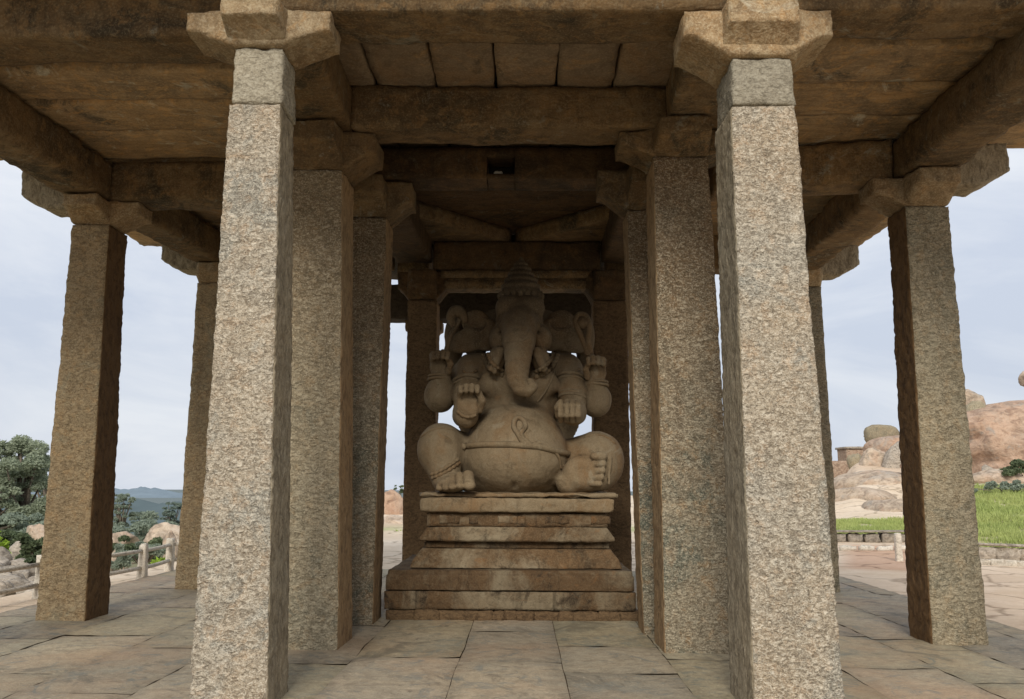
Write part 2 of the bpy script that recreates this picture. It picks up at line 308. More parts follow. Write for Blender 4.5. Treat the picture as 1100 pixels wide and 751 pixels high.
M['hill_near'] = flat('hazy_wooded_hill', (.125, .16, .165)); M['hill_far'] = flat('hazy_far_hill', (.215, .265, .30))
M['deep_shade'] = stone('shade_blackened_stone', (.06, .045, .03), (.08, .06, .04), (.04, .03, .02), (.12, .09, .06), grain=50, chis=12, bump=.015, grainmix=.2)  # rear beam and ceiling: deep shadow put into a near-black colour
M['brick'] = stone('old_brick', (.34, .22, .15), (.38, .27, .19), (.2, .14, .1), (.48, .4, .3), grain=12, chis=5, bump=.02)
M['black'] = flat('recess_shade', (.03, .027, .024))  # back of the beam socket, its shade put into the colour
M['pale'] = flat('pale_stone', (.62, .6, .55))

# ------------------------------------------------------------------ pavilion
PAV = empty('stone_pavilion', (0.1, 8.9, 0), 'open granite pavilion of rough square pillars with stone beams and slab ceiling', 'pavilion')
#        X      Yfront  top    w    taper  d    lean
PIL = {
 'A1': (-4.75, 6.00, 4.35, .52, .80, .52, 0), 'A4': (4.45, 5.35, 4.30, .55, .80, .55, 0),
 'A2': (-1.638, 5.628, 4.442, .49, .722, .508, -.065), 'A3': (1.883, 5.566, 4.336, .557, .776, .635, -.058),
 'B2': (-1.693, 7.596, 4.272, .644, .811, .639, -.061), 'B3': (1.693, 7.591, 4.395, .611, .831, .591, -.056),
 'C2': (-1.601, 8.936, 4.235, .577, .851, .535, .071), 'C3': (1.584, 8.533, 4.186, .49, .852, .45, -.133),
 'C1': (-4.508, 9.034, 4.181, .509, .825, .533, -.047), 'C4': (4.097, 8.081, 4.077, .501, .851, .477, -.007),
 'D1': (-4.132, 11.761, 4.166, .60, .85, .60, -.014), 'D4': (4.118, 11.916, 4.165, .60, .85, .60, .007),
 'D2': (-1.21, 11.80, 3.93, .44, .93, .46, -.02), 'D3': (1.39, 11.80, 3.93, .5, .95, .46, 0),
 'E2': (-1.42, 13.6, 3.7, .36, .95, .4, 0), 'E3': (1.58, 13.6, 3.7, .36, .95, .4, 0),
}
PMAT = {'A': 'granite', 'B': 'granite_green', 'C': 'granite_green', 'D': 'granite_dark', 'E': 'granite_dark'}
OV = {'B2': 'granite_tan', 'C1': 'granite_brown', 'C4': 'granite_olive', 'D1': 'granite_brown', 'D4': 'granite_olive', 'A1': 'granite_brown', 'A4': 'granite_brown'}
def pil8(p, z0, z1):
    X, Yf, H, w, t, d, ld = p; yc = Yf+d/2; o = []
    for z in (z0, z1):
        k = max(0, z)/H; s = 1+(t-1)*k
        for sy in (-1, 1):
            for sx in (-1, 1): o.append((X+ld*k+sx*w/2*s, yc+sy*d/2*s, z))
    return o
def arm(axis, cx, cy, hw, L0, L1, z0, z1, tip, core, res=.06, sq=0.):
    """corbel arm pair along an axis: bottom flat over the core, sloping up to the tips"""
    def fm(P, V):
        s = -L0+(L0+L1)*P[:, 0]; t = (P[:, 1]*2-1)*hw; c = P[:, 2]
        e = np.where(s < 0, np.clip((-s-core)/max(.01, L0-core), 0, 1), np.clip((s-core)/max(.01, L1-core), 0, 1))
        zb = z0 + tip*np.clip(e*1.25, 0, 1)
        t = t*(1-.12*e)
        z = zb+(z1-zb)*c
        return np.stack([cx+s, cy+t, z], 1) if axis == 'x' else np.stack([cx-t, cy+s, z], 1)
    return block(np.zeros((8, 3)), res*.75, .007, 8., .018, .04, fm, big=.007, dims=[L0+L1, 2*hw, z1-z0])
CAPTOP = {'A1': 4.66, 'A2': 4.72, 'A3': 4.70, 'A4': 4.66, 'B2': 4.65, 'B3': 4.67, 'C1': 4.46, 'C4': 4.38, 'C2': 4.64, 'C3': 4.62, 'D1': 4.46, 'D4': 4.44, 'D2': 4.35, 'D3': 4.35, 'E2': 4.0, 'E3': 4.0}
PO = {}
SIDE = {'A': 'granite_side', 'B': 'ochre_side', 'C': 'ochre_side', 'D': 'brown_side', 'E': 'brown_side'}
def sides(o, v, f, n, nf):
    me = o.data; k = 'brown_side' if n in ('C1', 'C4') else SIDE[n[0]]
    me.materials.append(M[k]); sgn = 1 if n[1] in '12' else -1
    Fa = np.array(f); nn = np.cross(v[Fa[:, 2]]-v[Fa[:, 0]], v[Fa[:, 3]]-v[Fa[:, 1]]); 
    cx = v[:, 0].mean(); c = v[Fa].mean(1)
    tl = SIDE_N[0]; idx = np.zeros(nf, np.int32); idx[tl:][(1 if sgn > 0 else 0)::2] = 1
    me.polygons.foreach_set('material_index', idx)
for n, p in PIL.items():
    X, Yf, H, w, t, d, ld = p
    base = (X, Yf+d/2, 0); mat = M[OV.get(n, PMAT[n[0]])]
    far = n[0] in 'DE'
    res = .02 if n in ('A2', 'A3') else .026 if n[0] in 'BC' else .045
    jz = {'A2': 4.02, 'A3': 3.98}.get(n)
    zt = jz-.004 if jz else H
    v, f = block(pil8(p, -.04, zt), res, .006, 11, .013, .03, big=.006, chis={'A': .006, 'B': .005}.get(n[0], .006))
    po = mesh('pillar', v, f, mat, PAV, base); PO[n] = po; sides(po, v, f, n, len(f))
    if jz:
        v, f = block(pil8((X+.012, Yf+.012, H, w*.98, t, d*.98, ld), jz+.004, H), .022, .008, 10, .022, .04, big=.006, chis=.004)
        mesh('upper_block', v, f, M['granite_smooth'], po, base)
    # capital
    cx, cy = X+ld, Yf+d/2; core = w*t/2*.95; z1 = CAPTOP[n]; hw = w*t/2*(.98 if n[0] == 'A' else 1.02)
    z0 = H+.003; hh = z1-z0
    L = {'A': .52, 'B': .56, 'C': .50, 'D': .36, 'E': .3}[n[0]]
    tip = hh*.42
    Lo = {'1': (.30 if n[0] != 'A' else .5, L), '4': (L, .30)}.get(n[1], (L, L))
    Ly = L
    if n[0] == 'A': hw *= 1.28; Ly = .40
    parts = [arm('x', cx, cy, hw*1.0, Lo[0], Lo[1], z0, z1-.006, tip, core), arm('y', cx, cy, hw, Ly, Ly, z0+.005, z1-.012, tip, core)]
    if n in ('C1', 'C4', 'D1', 'D4'):
        s = -1 if n[1] == '1' else 1
        xa, xb = cx+s*.2, cx+s*(.84 if n[0] == 'C' else .84)
        zs0, zs1 = z1-.06, z1+.36
        def fmb(P, V, xa=xa, xb=xb, cy=cy, z1=z1):
            e = np.clip((P[:, 0]-.55)/.45, 0, 1) if xb > xa else np.clip((.45-P[:, 0])/.45, 0, 1)
            lo_ = z1-.085+.15*e; hi_ = z1+.355
            return np.stack([min(xa, xb)+abs(xb-xa)*P[:, 0], cy+.01+(P[:, 1]*2-1)*.185, lo_+(hi_-lo_)*P[:, 2]], 1)
        v, f = block(np.zeros((8, 3)), .03, .010, 9, .016, .04, fmb, big=.012, dims=[abs(xb-xa), .37, .4])
        mesh('bracket_end', v, f, M['granite_side'], po, base)
    v, f = join(parts)
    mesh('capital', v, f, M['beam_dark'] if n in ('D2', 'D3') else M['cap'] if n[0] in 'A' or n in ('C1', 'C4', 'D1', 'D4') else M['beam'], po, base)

def beam(c8, mat='beam', name='beam', res=.05, **k):
    kw = dict(amp=.007, fs=7., edge=.018, we=.045, big=.010); kw.update(k)
    v, f = block(c8, res, **kw); c = np.array(c8).mean(0)
    return mesh(name, v, f, M[mat], PAV, c)
def skew(xa, ya, xb, yb, d, z0, z1):
    return [(x, y+dy, z) for z in (z0, z1) for dy in (0, d) for x, y in ((xa, ya), (xb, yb))]
def skewy(xa, ya, xb, yb, w, z0, z1):     # beam running in depth; x = inner/left edge
    return [(x+dx, y, z) for z in (z0, z1) for x, y in ((xa, ya), (xb, yb)) for dx in (0, w)]
# front row
beam(skew(-5.2, 6.06, -1.70, 5.98, .45, 4.70, 5.12), big=.02)
beam(skew(-1.69, 5.72, 1.80, 5.70, .50, 4.73, 5.10))
beam(skew(1.81, 5.70, 5.1, 5.60, .45, 4.71, 5.10))
# depth beams over the inner pillars
beam(skewy(-1.97, 6.24, -1.99, 9.32, .56, 4.66, 5.06))
beam(skewy(1.45, 6.22, 1.56, 9.00, .56, 4.68, 5.06))
# cross beams
beam(skew(-1.42, 7.58, 1.53, 7.58, .44, 4.655, 5.055), big=.016)
hx = (-.063-.15, -.063+.15); hz = (4.705, 4.895)
cb = []
for x0, x1, z0, z1 in ((-1.42, hx[0], 4.66, 5.0), (hx[1], 1.53, 4.66, 5.0), (hx[0], hx[1], 4.66, hz[0]), (hx[0], hx[1], hz[1], 5.0)):
    e = .004
    cb.append(block(box8(x0, x1, 8.93, 9.36, z0, z1), .05, .006, 6, .004, .03, big=0, seed=11.))
cbo = mesh('beam', *join(cb), M['beam_dark'], PAV, (0.05, 9.1, 4.8))
v, f = block(box8(hx[0]+.005, hx[1]-.005, 9.2, 9.34, hz[0]+.004, hz[1]-.004), .04, .004); mesh('socket', v, f, M['black'], cbo, (-.063, 9.2, 4.8))
v, f = block(box8(-.14, -.045, 8.99, 9.1, hz[0]+.003, hz[0]+.06), .02, .008, 20, .02, .03); mesh('stone_chip', v, f, M['pale'], cbo, (-.1, 9.05, 4.75))
# side cross beams on the C row
beam(skew(-4.36, 9.05, -1.99, 9.00, .42, 4.46, 4.885))
beam(skew(2.13, 8.50, 3.83, 8.18, .40, 4.37, 4.79))
# outer depth beams
beam(skewy(-4.98, 5.5, -4.80, 9.28, .46, 4.462, 4.88), big=.02, edge=.045)
beam(skewy(-4.78, 9.285, -4.40, 12.4, .46, 4.465, 4.88), big=.02, edge=.045)
beam(skewy(3.80, 5.0, 3.84, 8.32, .50, 4.385, 4.79), big=.02, edge=.045)
beam(skewy(3.85, 8.325, 3.89, 12.55, .46, 4.39, 4.79), big=.02, edge=.045)
# shrine bay (C-D)
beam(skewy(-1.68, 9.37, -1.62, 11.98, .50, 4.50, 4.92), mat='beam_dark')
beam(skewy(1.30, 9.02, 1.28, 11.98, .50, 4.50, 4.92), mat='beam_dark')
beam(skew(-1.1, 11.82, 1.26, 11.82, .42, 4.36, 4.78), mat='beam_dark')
# moulded fascia beneath the back beam
mo = [block(box8(-.98, 1.14, 11.80, 12.15, 4.245, 4.354), .05, .004, 6, .01, .03), block(box8(-.95, 1.10, 11.86, 12.15, 4.215, 4.244), .05, .003, 6, .006, .03), block(box8(-.93, 1.08, 11.82, 12.15, 4.10, 4.214), .05, .004, 6, .01, .03)]
mesh('cornice', *join(mo), M['beam'], PAV, (0.05, 11.9, 4.25))
beam(skew(-4.0, 11.9, -1.7, 11.9, .4, 4.46, 4.95)); beam(skew(1.8, 11.95, 3.82, 12.05, .4, 4.44, 4.95))
beam(skew(-2.2, 13.5, 2.3, 13.5, .45, 3.99, 4.55), mat='deep_shade')
beam(skewy(-1.66, 12.25, -1.66, 13.49, .46, 4.37, 4.75)); beam(skewy(1.36, 12.25, 1.36, 13.49, .46, 4.37, 4.75))
# corner slabs of the lantern ceiling
def tri_slab(pts, z0, z1):
    pts = np.array(pts, float); n = 10; V = []; Fc = []
    def fm(P, V):
        a, b, c = P[:, 0], P[:, 1], P[:, 2]
        xy = pts[0]*(1-b)[:, None] + (pts[1]*(1-a)[:, None]+pts[2]*a[:, None])*b[:, None]
        return np.concatenate([xy, (z0+(z1-z0)*c)[:, None]], 1)
    return block(np.zeros((8, 3)), .06, .003, 7, .004, .03, fm, big=.003, dims=[1.6, 1.2, z1-z0])
for pts in ([(-1.35, 12.1), (.02, 12.0), (-1.35, 10.55)], [(1.5, 12.1), (1.5, 10.6), (.05, 12.0)]):
    v, f = tri_slab(pts, 4.795, 5.0)
    if pts[0][1] > 10: pass
    mesh('corner_slab', v, f, M['beam'], PAV, (*np.mean(pts, 0), 4.9))
# ceilings
def slab(x0, x1, y0, y1, z0, z1, mat='slab', sk=0.):
    c8 = box8(x0, x1, y0, y1, z0, z1)
    c8 = [(x, y+sk*(x-x0)/(x1-x0), z) for x, y, z in c8]
    v, f = block(c8, .07, .006, 6, .022, .05, big=.012)
    mesh('ceiling_slab', v, f, M[mat], PAV, ((x0+x1)/2, (y0+y1)/2, z0))
xs = [-1.98, -1.20, -.63, -.075, .49, 1.02, 2.02]
for i in range(6): slab(xs[i]+.003, xs[i+1]-.003, 5.30, 9.42, 5.065+.006*(i % 2), 5.24, 'slab_grey')
ys = [5.0, 5.75, 6.98, 7.62, 8.30, 9.12]
for i in range(5): slab(-5.75, -1.99, ys[i]+.012, ys[i+1]-.012, 4.895+.008*((i*2) % 3) if i > 1 else 5.125, 5.13 if i > 1 else 5.27, 'slab', sk=-.08)
ys = [4.7, 5.6, 6.36, 7.06, 7.72, 8.62]
for i in range(5): slab(2.03, 5.35, ys[i]+.012, ys[i+1]-.012, 4.80+.008*((i*2) % 3) if i > 1 else 5.105, 5.10 if i > 1 else 5.26, 'slab', sk=-.06)
ys = [9.13, 9.9, 10.7, 11.5, 12.7]
for i in range(4):
    slab(-5.6, -1.70, ys[i]+.012, ys[i+1]-.012, 4.93, 5.14); slab(1.83, 5.2, ys[i]-.4, ys[i+1]-.412 if i < 3 else 12.7, 4.93, 5.14)
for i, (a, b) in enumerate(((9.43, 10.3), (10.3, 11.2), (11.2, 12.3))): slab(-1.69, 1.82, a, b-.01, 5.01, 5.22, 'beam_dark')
slab(-2.3, 2.4, 12.31, 14.3, 4.80, 5.02, 'deep_shade')

v, f = block(box8(-5.9, 5.5, 4.9, 14.4, 5.285, 5.5), .25, .02, 3, .03, .1, big=.03)
mesh('roof', v, f, M['rubble'], PAV, (0, 9, 5.3))
# ------------------------------------------------------------------ pedestal
PED = empty('pedestal', (.12, 10.3, 0), 'tiered brown stone pedestal with mouldings carrying the seated statue', 'pedestal')
def tier(name, prof, x0, x1, y0, y1, res=.03, amp=.004, edge=.007, mat='ped', big=.004):
    """prof: list of (z, outset)"""
    zs = np.array([q[0] for q in prof]); os_ = np.array([q[1] for q in prof]); H = zs[-1]-zs[0]
    tt = np.linspace(0, 1, len(prof))
    def fm(P, V):
        c = P[:, 2]; z = np.interp(c, tt, zs); o = np.interp(c, tt, os_)
        xm, hx_ = (x0+x1)/2, (x1-x0)/2; ym, hy = (y0+y1)/2, (y1-y0)/2
        return np.stack([xm+(P[:, 0]*2-1)*(hx_+o), ym+(P[:, 1]*2-1)*(hy+o), z], 1)
    n = max(len(prof)*2, int(H/res))
    v, f = block(np.zeros((8, 3)), res, amp, 8, edge, .04, fm, big=big, dims=[x1-x0, y1-y0, n*res])
    return mesh(name, v, f, M[mat], PED, ((x0+x1)/2, (y0+y1)/2, zs[0]))
rv = []
xx = -1.22
while xx < 1.36:
    ww = random.uniform(.12, .3)
    rv.append(block(box8(xx-.02, xx+ww+.015, 9.27+random.uniform(-.01, .04), 9.7, -.03, random.uniform(.088, .102)), .03, .009, 12, .03, .04)); xx += ww
mesh('footing', *join(rv), M['granite_dark'], PED, (.05, 9.5, 0))
tier('plinth_course', mat='ped_dark', prof=[(.10, 0), (.285, .005)], x0=-1.255, x1=1.36, y0=9.30, y1=11.35)
tier('plinth_course', mat='ped_dark', prof=[(.292, .0), (.30, .02), (.315, .022), (.44, .02), (.455, .005), (.50, .0)], x0=-1.225, x1=1.33, y0=9.315, y1=11.3)
tier('sloping_course', [(.503, 0), (.53, 0), (.60, -.03), (.67, -.085), (.705, -.11)], -1.02, 1.245, 9.46, 11.15)
tier('fillet', [(.707, 0), (.775, 0)], -.885, 1.125, 9.595, 11.0)
tier('lip_moulding', [(.777, -.02), (.78, .05), (.80, .07), (.83, .065), (.87, .035), (.92, .0), (.935, -.01)], -.86, 1.105, 9.56, 11.05)
nk = tier('neck', [(.937, 0), (1.085, 0)], -.86, 1.105, 9.575, 11.0)
for x in (-.72, -.40, -.09, .12, .42, .60, .92):
    v, f = block(box8(x, x+random.choice((.1, .22)), 9.562, 9.64, .965, 1.06), .025, .003, 12, .012, .03); mesh('panel', v, f, M['ped'], nk, (x, 9.65, 1.0))
def rag(P, V): return V
tier('seat_slab', [(1.088, .0), (1.10, .04), (1.14, .05), (1.225, .055), (1.245, .04), (1.25, -.02)], -.88, 1.12, 9.54, 11.1, edge=.022, mat='statue', big=.010, amp=.008)

# ------------------------------------------------------------------ statue : signed distance sculpting + surface nets
Y0 = 10.35
def S(u, v, y): return at(u, v, y)
def smin(a, b, k):
    h = np.clip(.5+.5*(b-a)/k, 0, 1); return b+(a-b)*h-k*h*(1-h)
class Sculpt:
    def __init__(s, lo, hi, h):
        s.lo = np.array(lo); s.h = h; s.n = np.ceil((np.array(hi)-s.lo)/h).astype(int)+1
        s.D = np.full(s.n, 1.0, np.float32)
        s.ax = [s.lo[i]+h*np.arange(s.n[i]) for i in range(3)]
    def sub(s, mn, mx, pad):
        a = np.clip(((np.array(mn)-pad-s.lo)/s.h).astype(int), 0, s.n-1); b = np.clip(((np.array(mx)+pad-s.lo)/s.h).astype(int)+2, 1, s.n)
        sl = tuple(slice(a[i], b[i]) for i in range(3))
        g = np.meshgrid(*[s.ax[i][sl[i]] for i in range(3)], indexing='ij')
        return sl, np.stack(g, -1)
    def put(s, sl, d, k, op='u'):
        if op == 'u': s.D[sl] = smin(s.D[sl], d, k)
        else: s.D[sl] = -smin(-s.D[sl], d, k)
    def ell(s, c, r, k=.05, rot=None, op='u'):
        c = np.array(c); r = np.broadcast_to(np.array(r, float), (3,)); m = r.max()
        sl, P = s.sub(c-m, c+m, k+.06); q = P-c
        if rot is not None: q = q@np.array(Matrix(rot) if not isinstance(rot, np.ndarray) else rot)
        k0 = np.linalg.norm(q/r, axis=-1); k1 = np.linalg.norm(q/(r*r), axis=-1)+1e-6
        s.put(sl, k0*(k0-1)/k1, k, op)
    def cap(s, a, b, ra, rb, k=.04, op='u'):
        a = np.array(a); b = np.array(b); m = max(ra, rb)
        sl, P = s.sub(np.minimum(a, b)-m, np.maximum(a, b)+m, k+.06)
        ba = b-a; t = np.clip(((P-a)@ba)/(ba@ba+1e-9), 0, 1)
        d = np.linalg.norm(P-a-t[..., None]*ba, axis=-1)-(ra+(rb-ra)*t); s.put(sl, d, k, op)
    def chain(s, pts, rr, k=.03, op='u'):
        for i in range(len(pts)-1): s.cap(pts[i], pts[i+1], rr[i], rr[i+1], k, op)
    def mesh(s):
        D = s.D; n = s.n; ins = D < 0
        cnt = np.zeros(n-1, np.int8); pos = np.zeros((*(n-1), 3), np.float32); num = np.zeros(n-1, np.float32)
        for ax_ in range(3):
            o = [i for i in range(3) if i != ax_]
            for p in (0, 1):
                for q in (0, 1):
                    A = [None]*3; B = [None]*3
                    A[ax_] = slice(0, n[ax_]-1); B[ax_] = slice(1, n[ax_])
                    A[o[0]] = B[o[0]] = slice(p, n[o[0]]-1+p); A[o[1]] = B[o[1]] = slice(q, n[o[1]]-1+q)
                    da, db = D[tuple(A)], D[tuple(B)]; x = (da < 0) != (db < 0)
                    t = np.where(x, da/np.where(x, da-db, 1), 0)
                    pos[..., ax_] += np.where(x, t, 0); pos[..., o[0]] += np.where(x, p, 0); pos[..., o[1]] += np.where(x, q, 0); num += x
        act = num > 0; idx = np.full(n-1, -1, np.int64); idx[act] = np.arange(act.sum())
        base = np.argwhere(act); V = s.lo+s.h*(base+pos[act]/num[act][:, None])
        Fs = []
        for ax_ in range(3):
            o = [(ax_+1) % 3, (ax_+2) % 3]
            A = [slice(1, n[i]-1) for i in range(3)]; A[ax_] = slice(0, n[ax_]-1); B = list(A); B[ax_] = slice(1, n[ax_])
            a, b = ins[tuple(A)], ins[tuple(B)]
            ij = np.argwhere(a != b); off = np.array([1, 1, 1]); off[ax_] = 0; ij = ij+off
            e0 = np.zeros(3, int); e0[o[0]] = 1; e1 = np.zeros(3, int); e1[o[1]] = 1
            g = lambda q: idx[q[:, 0], q[:, 1], q[:, 2]]
            Q = np.stack([g(ij-e0-e1), g(ij-e1), g(ij), g(ij-e0)], 1)
            fl = b[tuple((ij-off).T)] if False else ins[tuple(ij.T)]
            Q[~fl] = Q[~fl][:, ::-1]; Fs.append(Q)
        return V, np.concatenate(Fs)
def roty(a): return np.array(Matrix.Rotation(a, 3, 'Y'))
def rotx(a): return np.array(Matrix.Rotation(a, 3, 'X'))
def rotz(a): return np.array(Matrix.Rotation(a, 3, 'Z'))
HV = .0125
B = Sculpt((-1.25, 9.2, 1.2), (1.55, 11.0, 4.0), HV)
# torso
B.ell(S(554, 491, 10.05), (.615, .56, .45), .1)
B.ell(S(554, 471, 10.08), (.53, .50, .42), .12)
B.ell(S(554, 512, 10.35), (.72, .55, .30), .1)
B.ell(S(557, 424, 10.30), (.50, .36, .44), .12)
B.cap(S(507, 396, 10.38), S(608, 396, 10.38), .19, .19, .1)
B.ell(S(557, 380, 10.38), (.30, .30, .30), .1)
# lower chest folds
# head
B.ell(S(558, 346, 10.18), (.285, .33, .36), .06)
B.ell(S(538, 364, 10.02), (.14, .18, .17), .06); B.ell(S(580, 364, 10.02), (.14, .18, .17), .06)
B.ell(S(546, 331, 9.98), (.155, .14, .15), .07); B.ell(S(571, 331, 9.98), (.155, .14, .15), .07)
B.ell(S(558, 352, 9.92), (.17, .16, .25), .07)
for s_ in (-1, 1):
    B.chain([S(558+s_*9, 341, 9.86), S(558+s_*17, 342, 9.90), S(558+s_*24, 350, 10.0)], [.03, .035, .025], .03)
    B.ell(S(558+s_*18, 349, 9.865), (.05, .03, .028), .02)                       # eye
    B.ell(S(558+s_*18, 356, 9.85), (.05, .04, .03), .05, op='s')
    # tusk stub and its socket
    B.ell(S(557+s_*24, 386, 9.93), (.10, .12, .14), .03)
    B.cap(S(557+s_*20, 378, 9.85), S(557+s_*27, 396, 9.78), .06, .045, .02)
# trunk
tr = [S(558, 350, 9.88), S(557.5, 366, 9.74), S(556.5, 382, 9.66), S(555.5, 396, 9.62), S(556, 407, 9.61), S(560.5, 415.5, 9.61), S(567, 419, 9.60), S(572.5, 415.5, 9.58), S(570, 410, 9.56)]
B.chain(tr[:7], [.215, .178, .146, .126, .112, .096, .077], .05); B.chain(tr[6:], [.078, .058, .04], .012)
B.chain([S(551, 403, 9.485), S(556, 410, 9.49), S(563, 414, 9.5), S(568, 413, 9.53)], [.003, .005, .005, .003], .012, op='s')
# wrinkles on the trunk
sl, P = B.sub(S(540, 420, 9.5), S(576, 345, 9.9), .05)
B.D[sl] += (.0022*np.sin(P[..., 2]*85+6*np.abs(P[..., 0]-.1))*np.clip((9.75-P[..., 1])/.1, 0, 1)).astype(np.float32)
# legs: raised knee at the viewer's left, folded leg at the right
B.cap(S(520, 500, 10.3), S(477, 482, 9.95), .27, .26, .05)
B.ell(S(473.5, 482, 9.9), (.265, .29, .29), .04)
B.cap(S(474, 488, 9.86), S(479, 513, 9.74), .25, .165, .05)
B.ell(S(485, 520, 9.66), (.18, .24, .10), .05)
for u, v, y, r in ((472, 523, 9.50, .040), (479, 522.5, 9.44, .042), (486.5, 521.5, 9.41, .044), (494.5, 520.5, 9.40, .048), (504, 520, 9.40, .064)):
    B.cap(S(u+(2 if u < 480 else -1), v-9, y+.16), S(u, v, y), r, r*.98, .010)
    B.ell(S(u, v+1.5, y-.02), (r*1.05, r, r*.8), .008)
B.cap(S(595, 502, 10.3), S(640, 492, 10.05), .27, .30, .05)
B.ell(S(642, 496, 10.02), (.30, .30, .335), .04)
B.cap(S(640, 512, 9.88), S(610, 518, 9.86), .17, .14, .05)
B.ell(S(627, 508, 9.78), (.23, .13, .19), .03, rot=roty(.12))
B.ell(S(622, 508, 9.63), (.13, .05, .11), .05, op='s')
for i, (u, v, r) in enumerate(((647.5, 490, .052), (647.5, 498, .042), (647, 505.5, .04), (646, 512.5, .038), (644, 519.5, .036))):
    B.cap(S(u-9, v, 9.70), S(u, v, 9.68), r*.85, r, .012)
B.cap(S(656, 492, 9.74), S(654, 520, 9.74), .012, .012, .02)
# back pair of arms (raised at the sides)
for s_, eu, ev, hu, hv in ((-1, 472.5, 427, 473, 391), (1, 640, 432, 640, 397)):
    sh = S(557+s_*52, 398, 10.50); el = S(eu, ev, 10.22); wr = S(hu+s_*-1, hv+15, 10.10)
    B.cap(sh, el, .17, .17, .05); B.ell(S(eu, ev-2, 10.2), (.175, .19, .19), .05)
    B.cap(S(eu, ev-6, 10.18), wr, .165, .115, .05)
    B.ell(S(hu, hv+3, 10.06), (.125, .075, .13), .03)                             # palm
    for i in range(4):
        fu = hu+s_*(-7.5+5.2*i); l = (.8, 1, .95, .8)[i]
        a = S(fu, hv-4, 10.04); b = S(fu+s_*.5, hv-4-7*l, 9.97); c = S(fu+s_*.5-1*s_, hv-4-9*l, 9.90); d = S(fu, hv-1-6*l, 9.865)
        B.chain([a, b, c, d], [.036, .034, .03, .027], .008)
    B.chain([S(hu-s_*9, hv+8, 10.02), S(hu-s_*11, hv, 9.95), S(hu-s_*8, hv-6, 9.92)], [.04, .036, .03], .012)
# front pair: open palm (viewer's left)
B.chain([S(504, 396, 10.28), S(501, 424, 10.08), S(499, 446, 9.98)], [.155, .15, .13], .05)
B.chain([S(499, 446, 9.98), S(501, 447, 9.74), S(503, 438, 9.68)], [.13, .125, .11], .05)
B.ell(S(503, 434, 9.64), (.135, .075, .165), .03); B.ell(S(508, 441, 9.6), (.06, .05, .08), .03)
B.ell(S(502, 431, 9.555), (.055, .02, .05), .04, op='s')
for i in range(4):
    fu = 494.5+6.0*i; l = (.8, 1, 1, .85)[i]
    B.chain([S(fu, 424, 9.62), S(fu, 424-8*l, 9.57), S(fu+.4, 424-9.5*l, 9.50), S(fu+.4, 424-4*l, 9.475)], [.036, .035, .032, .028], .007)
B.chain([S(515, 440, 9.64), S(518, 430, 9.57), S(514, 421, 9.53)], [.045, .042, .034], .012)
# front pair: fist with sweets (viewer's right)
B.chain([S(611, 396, 10.28), S(615, 424, 10.08), S(617, 444, 9.98)], [.155, .15, .13], .05)
B.chain([S(617, 444, 9.98), S(616, 446, 9.80)], [.13, .12], .05)
B.ell(S(612.5, 442, 9.74), (.155, .13, .125), .03)
for i in range(4):
    fu = 602.5+6.3*i
    B.chain([S(fu, 432, 9.70), S(fu-.3, 436, 9.60), S(fu-.3, 446, 9.58), S(fu, 452, 9.66)], [.036, .038, .036, .032], .007)
B.chain([S(600, 446, 9.72), S(599, 438, 9.64), S(602, 432, 9.6)], [.042, .04, .034], .012)
# fold under the chest, breast rounds
B.ell(S(533, 412, 10.02), (.2, .12, .16), .08); B.ell(S(582, 412, 10.02), (.2, .12, .16), .08)
B.chain([S(516, 447, 9.8), S(535, 437, 9.68), S(557, 433, 9.64), S(579, 437, 9.68), S(598, 447, 9.8)], [.02]*5, .05, op='s')
# waist carving, navel, buttock cleft on the seat
B.ell(S(553, 500, 9.48), (.035, .035, .02), .02, op='s')
B.ell(S(552, 524, 9.5), (.03, .2, .06), .05, op='s')
# surface weathering
g = np.meshgrid(*[np.arange(0, B.n[i], 4) for i in range(3)], indexing='ij')
STA = empty('seated_statue', (.147, Y0, 1.25), 'four-armed elephant-headed stone statue with round belly, seated on the tiered pedestal', 'statue')
Vb, Fb = B.mesh()
Vb = Vb + .004*fbm(Vb*9, 2)[:, None]*vnormals(Vb, Fb)
body = mesh('body', Vb, Fb, M['statue'], STA, (.147, Y0, 1.25))
BV = BVHTree.FromPolygons(Vb.tolist(), Fb.tolist())
def hit(u, v, off=0.):
    d = Vector(ray(u, v)).normalized(); r = BV.ray_cast(Vector(EYE), d)
    if r[0] is None: return None
    return np.array(r[0]) + np.array(r[1])*off
def hits(uv, off):
    return [h for h in (hit(u, v, off) for u, v in uv) if h is not None]
def spl(pts, n=8):
    pts = [np.array(p, float) for p in pts]; o = []
    for i in range(len(pts)-1):
        p0, p1, p2, p3 = pts[max(0, i-1)], pts[i], pts[i+1], pts[min(len(pts)-1, i+2)]
        for k in range(n):
            t = k/n; o.append(.5*((2*p1)+(-p0+p2)*t+(2*p0-5*p1+4*p2-p3)*t*t+(-p0+3*p1-3*p2+p3)*t**3))
    return o+[pts[-1]]
def spart(name, parts, mat='statue', parent=STA): 
    v, f = join(parts); return mesh(name, v, f, M[mat], parent, ORG[STA])
